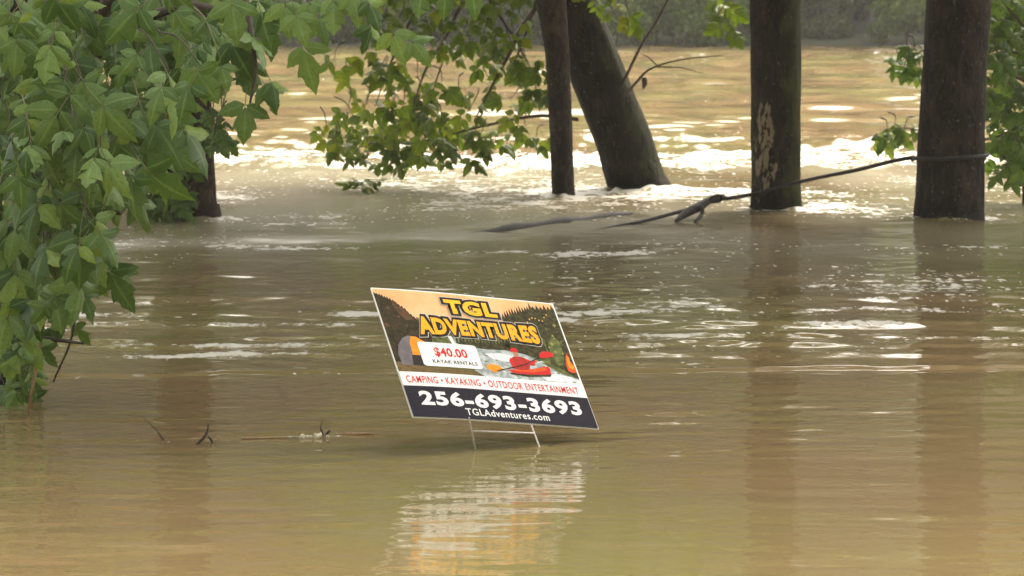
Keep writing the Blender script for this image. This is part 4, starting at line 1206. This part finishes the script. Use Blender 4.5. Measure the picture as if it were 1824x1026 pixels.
words('TGLAdventures.com', .285, .915, .735, .968, 'white', 20, 0.014, 'lettering', None, 1.1)

# the thin board is bowed a little; cut board and print along the same lines, then bend them together
import bmesh
def bow(x):
    f = x / SW
    return -0.006 * (2 * f - 1) ** 2 + 0.003 * f + 0.0012 * math.sin(f * 7.0)
for o in [panel] + list(panel.children):
    bm = bmesh.new(); bm.from_mesh(o.data)
    for k in range(1, 12):
        bmesh.ops.bisect_plane(bm, geom=bm.verts[:] + bm.edges[:] + bm.faces[:], plane_co=(SW * k / 12, 0, 0), plane_no=(1, 0, 0), dist=1e-7)
    for v in bm.verts:
        k = min(11, max(0, int(v.co.x / SW * 12)))
        a, b_ = bow(SW * k / 12), bow(SW * (k + 1) / 12)
        v.co.z += a + (b_ - a) * (v.co.x / SW * 12 - k)
    bm.to_mesh(o.data); bm.free()

# bent wire stake pushed into the drowned verge
M['wire'] = plain('galvanised_wire', (0.62, 0.60, 0.57), 0.5, (0.48, 0.46, 0.43), 90.0, metallic=0.25)
def on_sign(s, t, lift=-0.002):
    return org + su_ * (s * SW) + sv_ * ((1 - t) * SH) + sn_ * lift
def s_of(px):                                              # where along the lower edge a leg meets it
    best = min(range(1001), key=lambda k: abs(proj(on_sign(k / 1000, 1.0))[0] - px))
    return best / 1000
def proj(p):
    d = p - CPOS
    z = d.dot(FWD)
    return 912 + FPX * d.dot(RGT) / z, 513 - FPX * d.dot(UPV) / z
for (px, foot) in ((836, leg_l), (946, leg_r)):
    s_ = s_of(px)
    a, b_ = on_sign(s_, 0.97), on_sign(s_, 1.0)
    dn = -sv_
    foot2 = Vector((foot.x, foot.y, 0))
    run = (foot2 - b_)
    pts = [(*a, .0026), (*b_, .0026), (*(b_ + run * .5), .0026), (*foot2, .0026), (*(foot2 + run * 1.5), .0026)]
    tube_obj('wire_leg', pts, M['wire'], sign, 36, 8, org=sign.location)
    if px == 836: c0 = b_ + (foot2 - b_) * 0.36
    else: c1 = b_ + (foot2 - b_) * 0.36
tube_obj('wire_crossbar', [(*c0, .0028), (*c0.lerp(c1, .5), .0028), (*c1, .0028)], M['wire'], sign, 6, 8, org=sign.location)
print('SIGN', [tuple(round(v) for v in proj(on_sign(s, t))) for s, t in ((0, 0), (1, 0), (0, 1), (1, 1))])

# ------------------------------------------------------------------ haze over the river
HAZE = 0.0008
if HAZE > 0:
    x0, x1, y0, y1, z0, z1 = -245, 245, -165, 195, -3.6, 30
    V = [(x, y, z) for x in (x0, x1) for y in (y0, y1) for z in (z0, z1)]
    F = [(0, 1, 3, 2), (4, 6, 7, 5), (0, 4, 5, 1), (2, 3, 7, 6), (0, 2, 6, 4), (1, 5, 7, 3)]
    hm = bpy.data.materials.new('haze'); hm.use_nodes = True
    nt = hm.node_tree; nt.nodes.clear()
    pv = nt.nodes.new('ShaderNodeVolumePrincipled')
    pv.inputs['Color'].default_value = (0.92, 0.91, 0.88, 1)
    pv.inputs['Density'].default_value = HAZE
    pv.inputs['Anisotropy'].default_value = 0.3
    om = nt.nodes.new('ShaderNodeOutputMaterial')
    nt.links.new(pv.outputs[0], om.inputs['Volume'])
    link('haze', make_mesh('haze', V, F), hm, kind='stuff')
